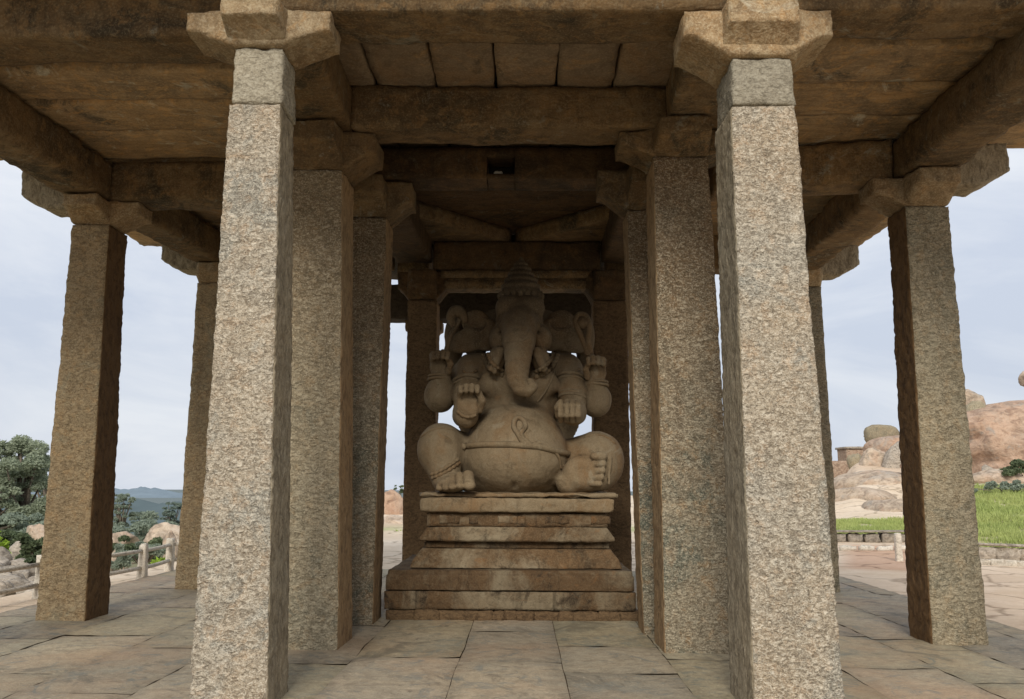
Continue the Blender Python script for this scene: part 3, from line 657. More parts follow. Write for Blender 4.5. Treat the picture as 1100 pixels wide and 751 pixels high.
# snake girdle
belt = hits(spl([(496.5, 480), (515, 478), (540, 477.5), (560, 478.5), (578, 480), (595, 484), (612, 488.5)]), .004)
tail = hits(spl([(570, 480), (580, 476), (592, 482), (600, 492), (602, 503)]), .006)
hood = hits(spl([(566, 478), (561, 474), (556, 466), (552, 459), (553, 452), (558, 449.5), (563, 453), (564, 459), (560, 465), (562, 471), (570, 478)]), .008)
spart('snake_girdle', [tube(belt, .036, 8), tube(tail, np.linspace(.034, .012, len(tail)), 8), tube(hood, .03, 8)])
def bead(q, step=.028, r=.034):
    q = np.array(q); L = np.concatenate([[0], np.cumsum(np.linalg.norm(np.diff(q, axis=0), axis=1))]); n = max(8, int(L[-1]/step*4)); t = np.linspace(0, L[-1], n)
    return np.stack([np.interp(t, L, q[:, i]) for i in range(3)], 1), r*(.62+.38*np.abs(np.sin(np.pi*t/(step*2))))
# necklaces
nk1 = hits(spl([(519, 381), (524, 393), (533, 400), (540, 403.5)]), .003); nk1b = hits(spl([(574, 406), (584, 401), (594, 393), (600, 381)]), .003)
nk2 = hits(spl([(524, 380), (529, 390), (535, 395.5), (539, 398)]), .003); nk2b = hits(spl([(575, 399.5), (581, 396.5), (589, 389), (594, 380)]), .003)
for qs in ((nk1, nk2), (nk1b, nk2b)):
    k_ = [tube(bead(q)[0], bead(q)[1]*(1-.2*i), 7) for i, q in enumerate(qs) if len(q) > 2]
    if k_: spart('necklace', k_)
# thread across the chest, garment hem lines and shin ornaments
th_ = hits(spl([(597, 396), (592, 408), (586, 420), (577, 432)]), .002)
if len(th_) > 3: spart('sacred_thread', [tube(th_, .016, 6)])
for uv in ([(452, 470), (462, 463), (474, 460), (486, 462)], [(628, 470), (640, 467), (652, 470), (661, 477)]):
    q = hits(spl(uv), .001)
    if len(q) > 3: spart('garment_hem', [tube(bead(q, .05, .014)[0], bead(q, .05, .014)[1], 6)])
for uv, n_ in (([(491, 441), (496, 446), (503, 448), (511, 446)], 'bracelet'), ([(497, 398), (501, 401), (507, 401), (512, 398)], 'armlet'), ([(605, 398), (611, 401), (617, 400), (622, 397)], 'armlet')):
    q = hits(spl(uv), .002)
    if len(q) > 3: spart(n_, [tube(bead(q, .03, .02)[0], bead(q, .03, .02)[1], 6)])
# bracelets, armlets, anklets
def ring(c, ax, r, rt, n=28):
    ax = np.array(ax, float); ax /= np.linalg.norm(ax); p = np.cross(ax, [.3, 1, .2]); p /= np.linalg.norm(p); q = np.cross(ax, p)
    return tube([np.array(c)+r*(math.cos(a)*p+math.sin(a)*q) for a in np.linspace(0, 2*math.pi, n, endpoint=False)], rt, 6, True)
for s_, u, v in ((-1, 472, 404.5), (1, 641, 411)):
    spart('bracelet', [ring(S(u, v, 10.11), (0, .1, 1), .122, .018), ring(S(u, v+3.5, 10.12), (0, .1, 1), .128, .018)])
spart('bracelet', [ring(S(615, 428, 10.06), (.1, .3, 1), .152, .02), ring(S(614.8, 424, 10.08), (.1, .3, 1), .154, .016)])
spart('armlet', [ring(S(502, 410, 10.18), (-.1, .4, 1), .16, .026), ring(S(501.5, 414, 10.16), (-.1, .4, 1), .158, .018)]); spart('armlet', [ring(S(613, 407, 10.2), (.1, .4, 1), .162, .024), ring(S(613.5, 411, 10.18), (.1, .4, 1), .16, .018)])
an = [hits(spl([(463, 510), (469, 508), (478, 503), (487, 497), (492, 493)]), .003), hits(spl([(464, 513.5), (470, 511.5), (479, 507), (488, 501), (493, 497)]), .003)]
for q in an:
    if len(q) > 2: spart('anklet', [tube(bead(q, .03, .024)[0], bead(q, .03, .024)[1], 6)])
# crown: stacked lathe rings
def lathe(c, prof, n=48, sy=1.):
    V = []; Fc = []
    for r, z in prof:
        for k in range(n):
            a = 2*math.pi*k/n; V.append((c[0]+r*math.cos(a), c[1]+sy*r*math.sin(a), z))
    for i in range(len(prof)-1):
        for k in range(n): Fc.append([i*n+k, i*n+(k+1) % n, (i+1)*n+(k+1) % n, (i+1)*n+k])
    Fc.append([(len(prof)-1)*n+k for k in range(n)]); return np.array(V), Fc
cc = S(559.5, 318, 10.22); zz = lambda v: at(559.5, v, 10.22)[2]; sc = 10.22/929
prof = []
for v, r in ((331, 22), (327, 24.5), (323, 25.2), (321, 23.2), (319.5, 22.6), (318, 24), (315.5, 24.2), (313.5, 21.6), (311.5, 20.8), (309.5, 21.8), (307, 21.4), (305.5, 18.4), (303.5, 17.8), (302, 18.6), (300, 17.8), (298.5, 15), (297, 14.4), (295.5, 15), (293.8, 14.2), (292.5, 11.6), (291, 11.2), (289.5, 11.6), (288, 10.6), (286.8, 8.2), (285.5, 7.8), (284.3, 8), (283, 6.8), (281.5, 4.8), (279.5, 3.2), (277.5, 2.4), (276, .4)):
    prof.append((r*sc, zz(v)))
cr = [lathe(cc, prof, sy=.92)]
for a in np.linspace(math.pi+.35, 2*math.pi-.35, 9):                                   # carved leaf studs around the base band
    e = np.array([cc[0]+.262*math.cos(a), cc[1]+.245*math.sin(a), zz(319)])
    cr.append(tube([e+np.array([0, 0, -.045]), e, e+np.array([0, 0, .05])], [.03, .036, .008], 8))
spart('crown', cr)
# ears
for s_ in (-1, 1):
    lo = S(557+s_*85, 390, 10.1); hi = S(557+s_*22, 325, 10.6)
    E_ = Sculpt(np.minimum(lo, hi)-.08, np.maximum(lo, hi)+.08, .0125)
    E_.ell(S(557+s_*46, 346, 10.36), (.175, .05, .15), .02)
    E_.ell(S(557+s_*49, 363, 10.32), (.31, .055, .155), .03, rot=roty(s_*.42))
    E_.ell(S(557+s_*34, 360, 10.30), (.17, .06, .2), .05)
    E_.ell(S(557+s_*45, 347, 10.27), (.125, .045, .10), .02, op='s')
    E_.ell(S(557+s_*52, 365, 10.23), (.22, .045, .085), .03, rot=roty(s_*.42), op='s')
    E_.chain([S(557+s_*36, 354, 10.31), S(557+s_*46, 355.5, 10.29), S(557+s_*57, 353, 10.31)], [.018, .02, .016], .012)
    v, f = E_.mesh(); mesh('ear', v, f, M['statue'], STA, ORG[STA])
# stone back plate joining ears, arms and torso
K_ = Sculpt((-1.2, 10.2, 1.2), (1.5, 11.0, 3.9), .02)
for u, v, ru, rv in ((557, 362, 68, 34), (557, 400, 62, 40), (557, 440, 68, 60), (557, 500, 90, 36), (489, 362, 12, 26), (627, 362, 12, 26), (484, 395, 14, 22), (630, 398, 14, 22)):
    K_.ell(S(u, v, 10.62), (ru*.01143, .10, rv*.01143), .03)
for u, v, ru, rv in ((524.5, 378.5, 3, 3), (590, 378.5, 3.4, 3.2), (475, 457, 8.5, 12), (632, 456, 9, 12), (471, 368, 7, 10)):
    K_.ell(S(u, v, 10.6), (ru*.0114, .5, rv*.0114), .008, op='s')
v, f = K_.mesh(); mesh('back_plate', v, f, M['statue'], STA, ORG[STA])
# held emblems
gd = tube(spl([S(479, 378, 10.02), S(483, 364, 10.06), S(489, 352, 10.1), S(494, 342, 10.12), S(498, 332, 10.14)]), .03, 8)
v, f = join([gd, tube(spl([S(488, 350, 10.08), S(484, 341, 10.06), S(489, 334, 10.06), S(497, 338, 10.08), S(500, 347, 10.08)]), np.concatenate([np.linspace(.035, .075, 20), np.linspace(.075, .03, 13)]), 10)])
mesh('goad', v, f, M['statue'], STA, ORG[STA])
v, f = join([tube(spl([S(632, 382, 10.02), S(628, 370, 10.04), S(622, 356, 10.06), S(618, 346, 10.08), S(622, 338, 10.09), S(630, 340, 10.08), S(633, 352, 10.06), S(632, 366, 10.04), S(635, 380, 10.02)]), .034, 8),
             lathe(np.array(S(626, 348, 10.1)), [(.02, S(626, 354, 10.1)[2]), (.075, S(626, 351, 10.1)[2]), (.085, S(626, 347, 10.1)[2]), (.05, S(626, 342, 10.1)[2]), (.01, S(626, 340, 10.1)[2])], 14)])
mesh('noose', v, f, M['statue'], STA, ORG[STA])
v, f = block(box8(S(450, 530, 9.6)[0], S(664, 530, 9.6)[0], 9.52, 11.05, 1.252, 1.30), .04, .012, 7, .03, .06, big=.012)
mesh('base_slab', v, f, M['statue'], STA, ORG[STA])

# ------------------------------------------------------------------ floor paving
FX0, FX1, FY0, FY1 = -5.45, 5.15, -1.5, 14.6
V = []; Fc = []; CL = []
x = FX0
while x < FX1-.2:
    w = min(random.uniform(.5, .88), FX1-x); y = FY0+random.uniform(-.8, 0)
    if FX1-x-w < .3: w = FX1-x
    while y < FY1:
        l = random.uniform(.9, 2.3); g = random.uniform(.001, .004)
        c = np.array([1, 1, 1])*random.uniform(.86, 1.12)*np.array([1, random.uniform(.97, 1.01), random.uniform(.93, 1.02)])
        t = [random.uniform(-.0035, .0035) for _ in range(4)]
        nx, ny = max(2, int(w/.12)), max(2, int(l/.12)); b0 = len(V)
        for j in range(ny+1):
            for i in range(nx+1):
                a, b = i/nx, j/ny
                px_, py_ = x+g+(w-2*g)*a, min(y+g+(l-2*g)*b, FY1)
                z = (t[0]*(1-a)*(1-b)+t[1]*a*(1-b)+t[2]*(1-a)*b+t[3]*a*b)
                e = min(a*w, (1-a)*w, b*l, (1-b)*l)
                if i in (0, nx) or j in (0, ny): z -= random.uniform(.002, .011)
                V.append([px_, py_, z]); CL.append(c*(.84 if (i in (0, nx) or j in (0, ny)) else 1))
        for j in range(ny):
            for i in range(nx):
                q = b0+j*(nx+1)+i; Fc.append([q, q+1, q+nx+2, q+nx+1])
        y += l
    x += w
V = np.array(V); V[:, 2] += .006*fbm(V*np.array([1.7, 1.7, 0])+4, 3); V[:, 0] += .010*perlin(V*np.array([1.1, 1.1, 0])+8); V[:, 1] += .018*perlin(V*np.array([1.3, 1.3, 0])+31)
tag(mesh('paved_floor', V, Fc, M['floor'], None, (0, 0, 0), col=np.array(CL)), 'worn granite slab paving under and before the pavilion', 'floor', kind='structure')
me = bpy.data.meshes.new('joint_earth'); 
v, f = block(box8(FX0-.02, FX1+.02, FY0, FY1+.02, -.12, -.03), .5, .004)
tag(mesh('joint_earth', v, f, M['granite_dark'], None), 'dark earth in the joints of the paving', 'ground', kind='structure')

# ------------------------------------------------------------------ terrain
def terrain_z(x, y):
    r = np.hypot(x, y); a = np.arctan2(x, y)
    z = np.full_like(x, -.045)+.02*perlin(np.stack([x*.5, y*.5, 0*x], 1))
    d = (-6.15-np.clip(y-15, 0, 60)*.02)-x                         # drop beyond the left fence
    dl = -(1.0*sst(.1, 2., d)+1.6*sst(1.5, 12, d)+6*sst(10, 60, d)+62*sst(50, 700, d))
    hi = sst(.33, .37, a)*(1-sst(1.5, 2.2, a))
    s = sst(.41, .47, a)
    zl = .12*sst(25.6, 27, r)+2.55*sst(35, 58, r)
    zh = .3*sst(20.7, 21.6, r)+1.2*sst(21, 36, r)+1.0*sst(40, 62, r)
    up = (zl*(1-s)+zh*s)*hi
    back = sst(34, 44, r)*.35*(1-hi)*(1-sst(0, 6, d))
    fall = -70*sst(75, 800, r)*(1-sst(50, 700, d))
    rough = sst(22, 45, r)*.25*fbm(np.stack([x*.16, y*.16, 0*x], 1)+3, 4)
    return z+dl+up+back+fall+rough*(r < 900)
na = 640; th = np.concatenate([np.linspace(-math.pi, -.75, 120, endpoint=False), np.linspace(-.75, .75, 400, endpoint=False), np.linspace(.75, math.pi, 120, endpoint=False)])
rr = np.concatenate([[.6], np.exp(np.linspace(math.log(3), math.log(60), 150)), np.exp(np.linspace(math.log(62), math.log(9000), 60))])
TH, RR = np.meshgrid(th, rr); X = (RR*np.sin(TH)).ravel(); Yy = (RR*np.cos(TH)).ravel(); Zz = terrain_z(X, Yy)
q = np.arange(len(rr)-1)[:, None]*na; k = np.arange(na)[None, :]; k2 = (k+1) % na
Fq = np.stack([q+k, q+na+k, q+na+k2, q+k2], -1).reshape(-1, 4)[:, ::-1]
P3 = np.stack([X, Yy, 0*X], 1); r = np.hypot(X, Yy); a = np.arctan2(X, Yy); d = (-6.15-np.clip(Yy-15, 0, 60)*.02)-X
nz = fbm(P3*.3, 4); nz2 = fbm(P3*.06+7, 4)
rock = np.array([.68, .58, .46])[None]*(1+.12*nz[:, None]) ; red = np.array([.50, .33, .23]); grassc = np.array([.27, .33, .11]); scrub = np.array([.13, .15, .08]); haze = np.array([.16, .20, .21])
col = rock*np.ones((len(X), 3))
def blend(c, w, t): return c*(1-w[:, None])+t*w[:, None]
col = blend(col, np.clip(sst(.0, .5, nz2)*.28*(r > 6), 0, 1), red)
hi = sst(.34, .37, a)*(1-sst(1.5, 2.2, a)); s = sst(.41, .47, a)
path = hi*sst(16.3, 17, r)*(1-sst(23, 24, r))*(1-s); col = blend(col, path*.85, np.array([.52, .34, .24]))
gr = hi*((1-s)*sst(25.2, 26, r)*(1-sst(34, 38, r+3*nz))+s*sst(20.5, 21.3, r)*(1-sst(33, 36, r+2*nz)))
gr = gr*np.clip(.75+.9*fbm(P3*.45+11, 3), 0, 1); col = blend(col, np.clip(gr, 0, 1), grassc)
gap = (1-hi)*sst(25, 28, r)*(1-sst(30, 34, r))*(d < 0)*np.clip(.5+nz, 0, 1); col = blend(col, gap*.7, grassc)
sc_ = sst(.3, 3, d+nz)*.85; col = blend(col, sc_, scrub); col = blend(col, sst(90, 180, r)*(1-sc_*0), scrub)
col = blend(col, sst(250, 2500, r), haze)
tag(mesh('hilltop_ground', np.stack([X, Yy, Zz], 1), Fq, M['ground'], None, col=col), 'sunlit bare rock hilltop falling away to plains on the left', 'ground', kind='structure')
def tz(x, y): return float(terrain_z(np.array([float(x)]), np.array([float(y)]))[0])
# far hills
def hill(name, u0, u1, vtop, dist, seed, mat, label, zb=-75, peaks=()):
    n = 90; V = []; Fc = []
    n = 240; us = np.linspace(u0, u1, n)
    e = np.sin(np.linspace(0, math.pi, n))**.35
    nn = fbm(np.stack([us*.045, us*0+seed, us*0], 1), 5)
    for i, u in enumerate(us):
        v = vtop - nn[i]*5.5 + (1-e[i])*45 - sum(h*math.exp(-((u-pu)/w)**2) for pu, w, h in peaks)
        t = at(u, v, dist)
        V += [[t[0], dist-260, zb], [t[0], dist, t[2]], [t[0], dist+400, zb]]
    for i in range(n-1):
        Fc += [[3*i, 3*i+3, 3*i+4, 3*i+1], [3*i+1, 3*i+4, 3*i+5, 3*i+2]]
    tag(mesh(name, V, Fc, M[mat], None), label, 'hills', kind='structure')
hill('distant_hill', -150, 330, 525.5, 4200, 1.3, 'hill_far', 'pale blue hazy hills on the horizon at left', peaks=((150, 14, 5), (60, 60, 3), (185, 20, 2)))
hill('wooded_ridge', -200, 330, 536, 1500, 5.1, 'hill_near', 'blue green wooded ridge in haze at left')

# ------------------------------------------------------------------ boulders and stones
_ico = None
def ico(sub=4):
    import bmesh
    b = bmesh.new(); bmesh.ops.create_icosphere(b, subdivisions=sub, radius=1)
    V = np.array([v.co[:] for v in b.verts]); Fc = [[v.index for v in f.verts] for f in b.faces]; b.free(); return V, Fc
ICO = {k: ico(k) for k in (3, 4, 5)}
def boulder(name, c, r, label, mat='boulder', seed=0, rot=0, flat_=.35, sub=4, cat='boulder', group=None, facets=8, sq=0, nz=.065, tilt=0.):
    V, Fc = ICO[sub]; V = V.copy(); rs = np.random.RandomState(seed)
    if sq:
        V = V/(np.abs(V)**sq).sum(1)[:, None]**(1/sq); facets = min(facets, 4)
    for _ in range(facets):                                    # split faces
        n = rs.normal(size=3); n /= np.linalg.norm(n); h = rs.uniform(.5, .78) if not sq else rs.uniform(.8, 1.05)
        dd = V@n; V = V-np.clip(dd-h, 0, None)[:, None]*n*.95
    V[:, 2] = np.where(V[:, 2] < -flat_, -flat_+(V[:, 2]+flat_)*.4, V[:, 2])
    N = V/np.linalg.norm(V, axis=1)[:, None]
    V = V+N*(nz*fbm(V*1.3+seed*3.7, 4)+.03*fbm(V*5+seed, 3)-.05*np.clip(1-np.abs(perlin(V*1.7+seed*1.9))*9, 0, 1))[:, None]
    V = V*np.array(r); V = V@np.array(Matrix.Rotation(tilt, 3, 'Y')).T; cr_, sr_ = math.cos(rot), math.sin(rot); V = V@np.array([[cr_, sr_, 0], [-sr_, cr_, 0], [0, 0, 1]])
    return tag(mesh(name, V+np.array(c), Fc, M[mat], None, c), label, cat, group)
def pb(u0, u1, v0, v1, y, name, label, mat='boulder', seed=0, depth=.8, **k):
    a, b = at(u0, (v0+v1)/2, y), at(u1, (v0+v1)/2, y); t, bt = at((u0+u1)/2, v0, y), at((u0+u1)/2, v1, y)
    rx = abs(b[0]-a[0])/2; h = t[2]-bt[2]; rz = h/1.4
    return boulder(name, ((a[0]+b[0])/2, y, bt[2]+rz*.42), (rx*1.05, rx*depth, rz*1.02), label, mat, seed, **k)
# right hand rock field
pb(985, 1350, 433, 518, 43, 'boulder', 'huge reddish rock dome above the green grass at right', 'boulder_red', 3, .5, sub=5, facets=3, sq=2.8, nz=.04, flat_=.72)
pb(1028, 1057, 413, 456, 42, 'boulder', 'rounded boulder balanced at the left end of the reddish dome', 'boulder', 5, .9)
pb(1042, 1066, 431, 462, 41.5, 'boulder', 'wedge shaped boulder leaning on the round one atop the dome', 'granite_tan', 8, .7, sq=3, tilt=-.5, flat_=.9, nz=.05)
pb(1095, 1120, 396, 414, 46, 'boulder', 'small dark boulder perched high at the right edge', 'boulder', 12, .8)
pb(1050, 1085, 498, 520, 39, 'boulder', 'low grey boulder in the shadow at the foot of the dome', 'rubble', 13, .6)
pb(931, 1000, 469, 492, 55, 'boulder', 'long layered boulder topmost of the pile left of the outer pillar', 'boulder_red', 14, .5, sq=3.2, nz=.05, flat_=.9, tilt=-.06)
pb(929, 964, 457, 474, 56, 'boulder', 'flat dark capstone resting on the boulder pile', 'granite_tan', 15, .6, sq=3, nz=.07, flat_=.9)
pb(924, 953, 482, 514, 51, 'boulder', 'pale angular boulder at the front of the pile', 'boulder', 17, .8, sq=3, nz=.07, flat_=.8, tilt=.25)
pb(946, 986, 476, 528, 50, 'boulder', 'tall grey boulder split by a fissure beside the outer pillar', 'rubble', 19, .6, sq=2.8, nz=.06, flat_=.85, tilt=.3)
pb(913, 929, 487, 509, 53, 'boulder', 'small boulder leaning at the left end of the pile', 'granite_tan', 21, .8, sq=3, tilt=-.3, flat_=.8)
pb(1040, 1140, 503, 522, 36.5, 'rock_sheet', 'narrow pale ledge between the green bank and the reddish dome', 'boulder', 23, .5, cat='rock', facets=2)
for i, (u0, u1, v0, v1, y) in enumerate(((893, 985, 506, 532, 46), (880, 960, 524, 548, 41), (925, 1005, 534, 558, 38))):
    pb(u0, u1, v0, v1, y, 'rock_sheet', ['upper pale sheet of bare rock below the boulder pile', 'middle sloping sheet of bare rock with grey streaks', 'lowest rock sheet just above the grass strip'][i], 'boulder', 30+i, 1.2, cat='rock', facets=2)
# gap between shrine pillars
pb(398, 436, 527, 557, 38, 'boulder', 'orange tinted boulder seen between the inner left pillars', 'boulder_red', 41, .8)
pb(404, 450, 553, 566, 33, 'rock_sheet', 'low pale rock ledge seen between the inner left pillars', 'boulder', 42, 1., cat='rock')
# left: boulders beyond the fence
pb(106, 150, 566, 592, 30, 'boulder', 'broad tan boulder beyond the fence right of the outer left pillar', 'boulder', 51, .8)
pb(154, 204, 562, 590, 31, 'boulder', 'rounded cream boulder nearest the small back pillar', 'boulder', 52, .8)
pb(172, 192, 572, 614, 22, 'boulder', 'upright brown boulder behind the fence next to the back pillar', 'boulder', 53, .8)
pb(116, 134, 590, 614, 19, 'boulder', 'small pale boulder behind the rail at the outer pillar', 'boulder', 57, .8)
pb(-15, 12, 588, 612, 17, 'boulder', 'grey boulder at the left edge behind the rails', 'rubble', 54, .8)
pb(26, 60, 556, 585, 26, 'boulder', 'sloping tan boulder under the big tree', 'boulder', 55, .8)
pb(5, 40, 578, 604, 23, 'boulder', 'dark grey boulder among shrubs under the big tree', 'rubble', 56, .8)
rs = np.random.RandomState(5)
for i in range(46):
    u = rs.uniform(-25, 50); v = rs.uniform(606, 642); y = 17-(v-606)/36*4.2+rs.uniform(-.3, .3)
    p = at(u, v, y); s_ = rs.uniform(.10, .24)
    boulder('rubble_stone', (p[0], y, p[2]), (s_*rs.uniform(.9, 1.5), s_, s_*rs.uniform(.7, 1)), 'small grey stone in the rubble heap behind the left fence', 'rubble', 100+i, rs.uniform(0, 3), sub=3, cat='stone', group='rubble stones behind the left fence')
bank = []
# ------------------------------------------------------------------ stone fence
def fpost(name, x, y, h, w, label, group):
    z = tz(x, y) if abs(x) > 5.4 else 0
    v, f = block([(x+sx*w/2*(1 if k == 0 else .85), y+sy*w/2*(1 if k == 0 else .85), (-.05 if k == 0 else h)+z) for k in (0, 1) for sy in (-1, 1) for sx in (-1, 1)], .03, .006, 9, .02, .04)
    return tag(mesh(name, v, f, M['post'], None, (x, y, z)), label, 'fence post', group)
FP = [(-6.2, 6.3), (-6.02, 8.65), (-5.80, 10.97), (-5.50, 13.2), (-5.62, 14.5), (-4.4, 16.4)]
LB = ['pale stone fence post out at the far left of the rails', 'pale stone fence post at the left edge of the picture', 'short pale stone fence post beside the outer left pillar', 'short pale stone fence post standing between the two left outer pillars', 'stone fence post half hidden by the small back pillar', 'stone fence post behind the small back pillar']
for (x, y), l in zip(FP, LB): fpost('fence_post', x, y, .53, .13 if y > 9 else .16, l, 'stone posts of the left fence')
for i in range(len(FP)-1):
    a, b = FP[i], FP[i+1]
    for j, h in enumerate((.42, .17)):
        p = [np.array([a[0]+(b[0]-a[0])*t, a[1]+(b[1]-a[1])*t, h-.04-.01*math.sin(t*3.1)]) for t in np.linspace(0.01, .99, 7)]
        tag(mesh('fence_rail', *tube(p, .03, 8), M['post']), ('upper' if j == 0 else 'lower')+' stone rail of the left fence, '+['before the picture', 'left of the outer pillar', 'behind the outer left pillar', 'left of the small back pillar', 'behind the small back pillar'][i], 'rail', 'rails of the left fence')
# right hand walls
def wall(name, pts, h, w, label, mat='rubble', seed=0):
    parts = []; rs = np.random.RandomState(seed)
    for (xa, ya), (xb, yb) in zip(pts[:-1], pts[1:]):
        L = math.hypot(xb-xa, yb-ya); n = max(1, int(L/.42)); dx, dy = (xb-xa)/L, (yb-ya)/L
        for i in range(n):
            t0, t1 = i/n+.006, (i+1)/n-.006; hh = h*rs.uniform(.82, 1.0)
            c8 = []
            for z in (-.1, hh):
                for sd in (0, 1):
                    for t in (t0, t1): c8.append((xa+(xb-xa)*t+dy*w*(-sd+.5)*-1, ya+(yb-ya)*t+dx*w*(sd-.5), z))
            parts.append(block(c8, .09, .02, 6, .05, .1))
        capz = []
        for z in (h*1.0, h*1.0+.055):
            for sd in (0, 1):
                for t in (0, 1): capz.append((xa+(xb-xa)*t+dy*(w+.06)*(sd-.5), ya+(yb-ya)*t+dx*(w+.06)*(sd-.5), z))
        if h > .15: parts.append(block(capz, .12, .006, 6, .02, .05))
    v, f = join(parts); return tag(mesh(name, v, f, M[mat], None, (pts[0][0], pts[0][1], 0)), label, 'wall')
wall('retaining_wall', [(6.3, 22.8), (10.3, 23.1)], .2, .35, 'low rubble wall along the grass strip, seen left of the outer right pillar', 'rubble', 2)
wall('retaining_wall', [(9.15, 18.0), (13.5, 15.4)], .22, .35, 'low rubble wall below the green bank at the right edge', 'rubble', 3)
wall('path_kerb', [(6.0, 19.9), (9.0, 20.2)], .07, .15, 'thin pale kerb across the reddish path left of the outer right pillar', 'post', 4)
wall('path_kerb', [(8.55, 16.9), (11.5, 14.4)], .07, .15, 'thin pale kerb in front of the rubble wall at the right edge', 'post', 5)
fpost('fence_post', 7.50, 17.36, .54, .13, 'lone pale stone post just left of the outer right pillar', 'stone posts at the right')
# small brick building far right
hb = empty('brick_building', tuple(at(918, 500, 68)), 'small flat roofed brick building beyond the rocks', 'building')
p0, p1 = at(910, 500, 68), at(932, 481, 68)
v, f = block(box8(p0[0], p1[0], 68, 70, p0[2]-1.5, p1[2]-.1), .2, .02); mesh('wall', v, f, M['brick'], hb, p0)
v, f = block(box8(p0[0]-.12, p1[0]+.1, 67.85, 70.1, p1[2]-.095, p1[2]+.08), .2, .02); mesh('roof', v, f, M['rubble'], hb, p0)
wall_p = at(880, 503, 66)
v, f = block(box8(at(880, 500, 66)[0], at(911, 500, 66)[0], 66, 66.4, at(895, 506, 66)[2]-1, at(895, 495, 66)[2]), .2, .02)
tag(mesh('boundary_wall', v, f, M['brick'], None, wall_p), 'low brick wall running left from the small brick building', 'wall')

# ------------------------------------------------------------------ vegetation
def leaves(centres, rads, n, size, seed, up=.3):
    rs = np.random.RandomState(seed); centres = np.array(centres); rads = np.array(rads); w = rads**2; w = w/w.sum()
    ci = rs.choice(len(centres), n, p=w)
    dirs = rs.normal(size=(n, 3)); dirs /= np.linalg.norm(dirs, axis=1)[:, None]; dirs[:, 2] = np.where(dirs[:, 2] < -.3, -dirs[:, 2]*.6, dirs[:, 2])
    p = centres[ci]+dirs*(rads[ci]*rs.uniform(.45, 1.08, n)**.6)[:, None]*np.array([1, 1, .8])
    a = rs.normal(size=(n, 3)); a[:, 2] *= .6; a /= np.linalg.norm(a, axis=1)[:, None]
    b = np.cross(a, rs.normal(size=(n, 3))); b /= np.linalg.norm(b, axis=1)[:, None]
    s = size*rs.uniform(.6, 1.4, n)[:, None]
    V = np.stack([p-a*s, p+b*s*.45, p+a*s, p-b*s*.45], 1).reshape(-1, 3)
    return V, np.arange(4*n).reshape(-1, 4).tolist()
def tree(u, vt, vb, y, spread, label, mat='leaf', seed=0, n=7000, size=.16, nclump=26, name='tree', cat='tree', group=None):
    rs = np.random.RandomState(seed); b = at(u, vb, y); t = at(u, vt, y); H = t[2]-b[2]; base = np.array([b[0], y, b[2]])
    root = empty(name, base, label, cat, group)
    cs = []; rd = []
    for i in range(nclump):
        h = rs.uniform(.14, .93); wd = spread*max(.05, math.sin(math.pi*min(1, (h-.0)/1.0)))**.6+.1
        an = rs.uniform(0, 6.28); rr_ = wd*rs.uniform(.2, .9)
        cs.append(base+np.array([rr_*math.cos(an), rr_*math.sin(an), h*H])); rd.append(spread*rs.uniform(.14, .34)*(1.1-.3*h)*(26/max(26, nclump))**.25)
    parts = [tube([base+[0, 0, -.5], base+[.05*H, 0, .25*H], base+[.02*H, .03*H, .55*H]], [.05*H, .038*H, .02*H], 8)]
    for c in cs[::2]: parts.append(tube([base+[.05*H, 0, .25*H], (base+c)/2+[0, 0, .12*H], c], [.022*H, .014*H, .004*H], 6))
    v, f = join(parts); mesh('trunk', v, f, M['bark'], root, base)
    v, f = leaves(cs, rd, n, size, seed); mesh('crown', v, f, M[mat], root, base, smooth=False)
    return root
tree(18, 466, 600, 46, 2.9, 'large grey green leafy tree at the left edge', 'leaf', 1, 60000, .07, 80)
tree(-28, 480, 605, 44, 2.3, 'leafy tree half cut by the left edge of the picture', 'leaf', 2, 24000, .075, 50)
tree(52, 486, 590, 52, 1.9, 'smaller tree partly hidden by the outer left pillar', 'leaf', 9, 22000, .075, 50)
tree(129, 528, 582, 70, 1.3, 'small dark tree right of the outer left pillar', 'leaf_mid', 3, 16000, .075, 60)
tree(152, 549, 578, 80, 1.0, 'low bushy tree between the two left pillars', 'leaf_far', 4, 9000, .085, 44)
tree(184, 537, 580, 90, 1.3, 'hazy slender tree beside the small back pillar', 'leaf_far', 5, 9000, .09, 44)
tree(105, 545, 585, 95, 1.4, 'hazy tree behind the outer left pillar', 'leaf_far', 6, 9000, .09, 44)
tree(428, 521, 535, 40, .35, 'wispy thorn shrub on top of the orange boulder', 'leaf_dark', 7, 250, .07, 8, 'shrub', 'shrub')
def bush(u0, u1, v0, v1, y, label, mat='leaf_dark', seed=0, n=3500, size=.05, group=None):
    a, b = at(u0, v1, y), at(u1, v0, y); rs = np.random.RandomState(seed); base = np.array([(a[0]+b[0])/2, y, a[2]]); root = empty('shrub', base, label, 'shrub', group)
    w, h = abs(b[0]-a[0])/2, b[2]-a[2]; cs = []; rd = []
    for i in range(26):
        t = rs.uniform(-1, 1); cs.append(base+[t*w, rs.uniform(-.6, .6)*w, h*(.05+rs.uniform(0, .85)*(1-.6*t*t))]); rd.append(min(w, h)*rs.uniform(.14, .36))
    v, f = join([tube([base+[0, 0, -.2], (base+c)/2+[0, 0, .0], c], [.03, .02, .008], 5) for c in cs[:7]]); mesh('stems', v, f, M['bark'], root, base)
    v, f = leaves(cs, rd, n, size, seed); mesh('foliage', v, f, M[mat], root, base, smooth=False)
bush(-12, 9, 562, 600, 18.5, 'bright yellow green bush at the left edge', 'leaf_lime', 1, 2600, .045)
bush(18, 62, 570, 606, 20, 'dark green shrub under the big tree behind the fence', 'leaf_dark', 2, 6000)
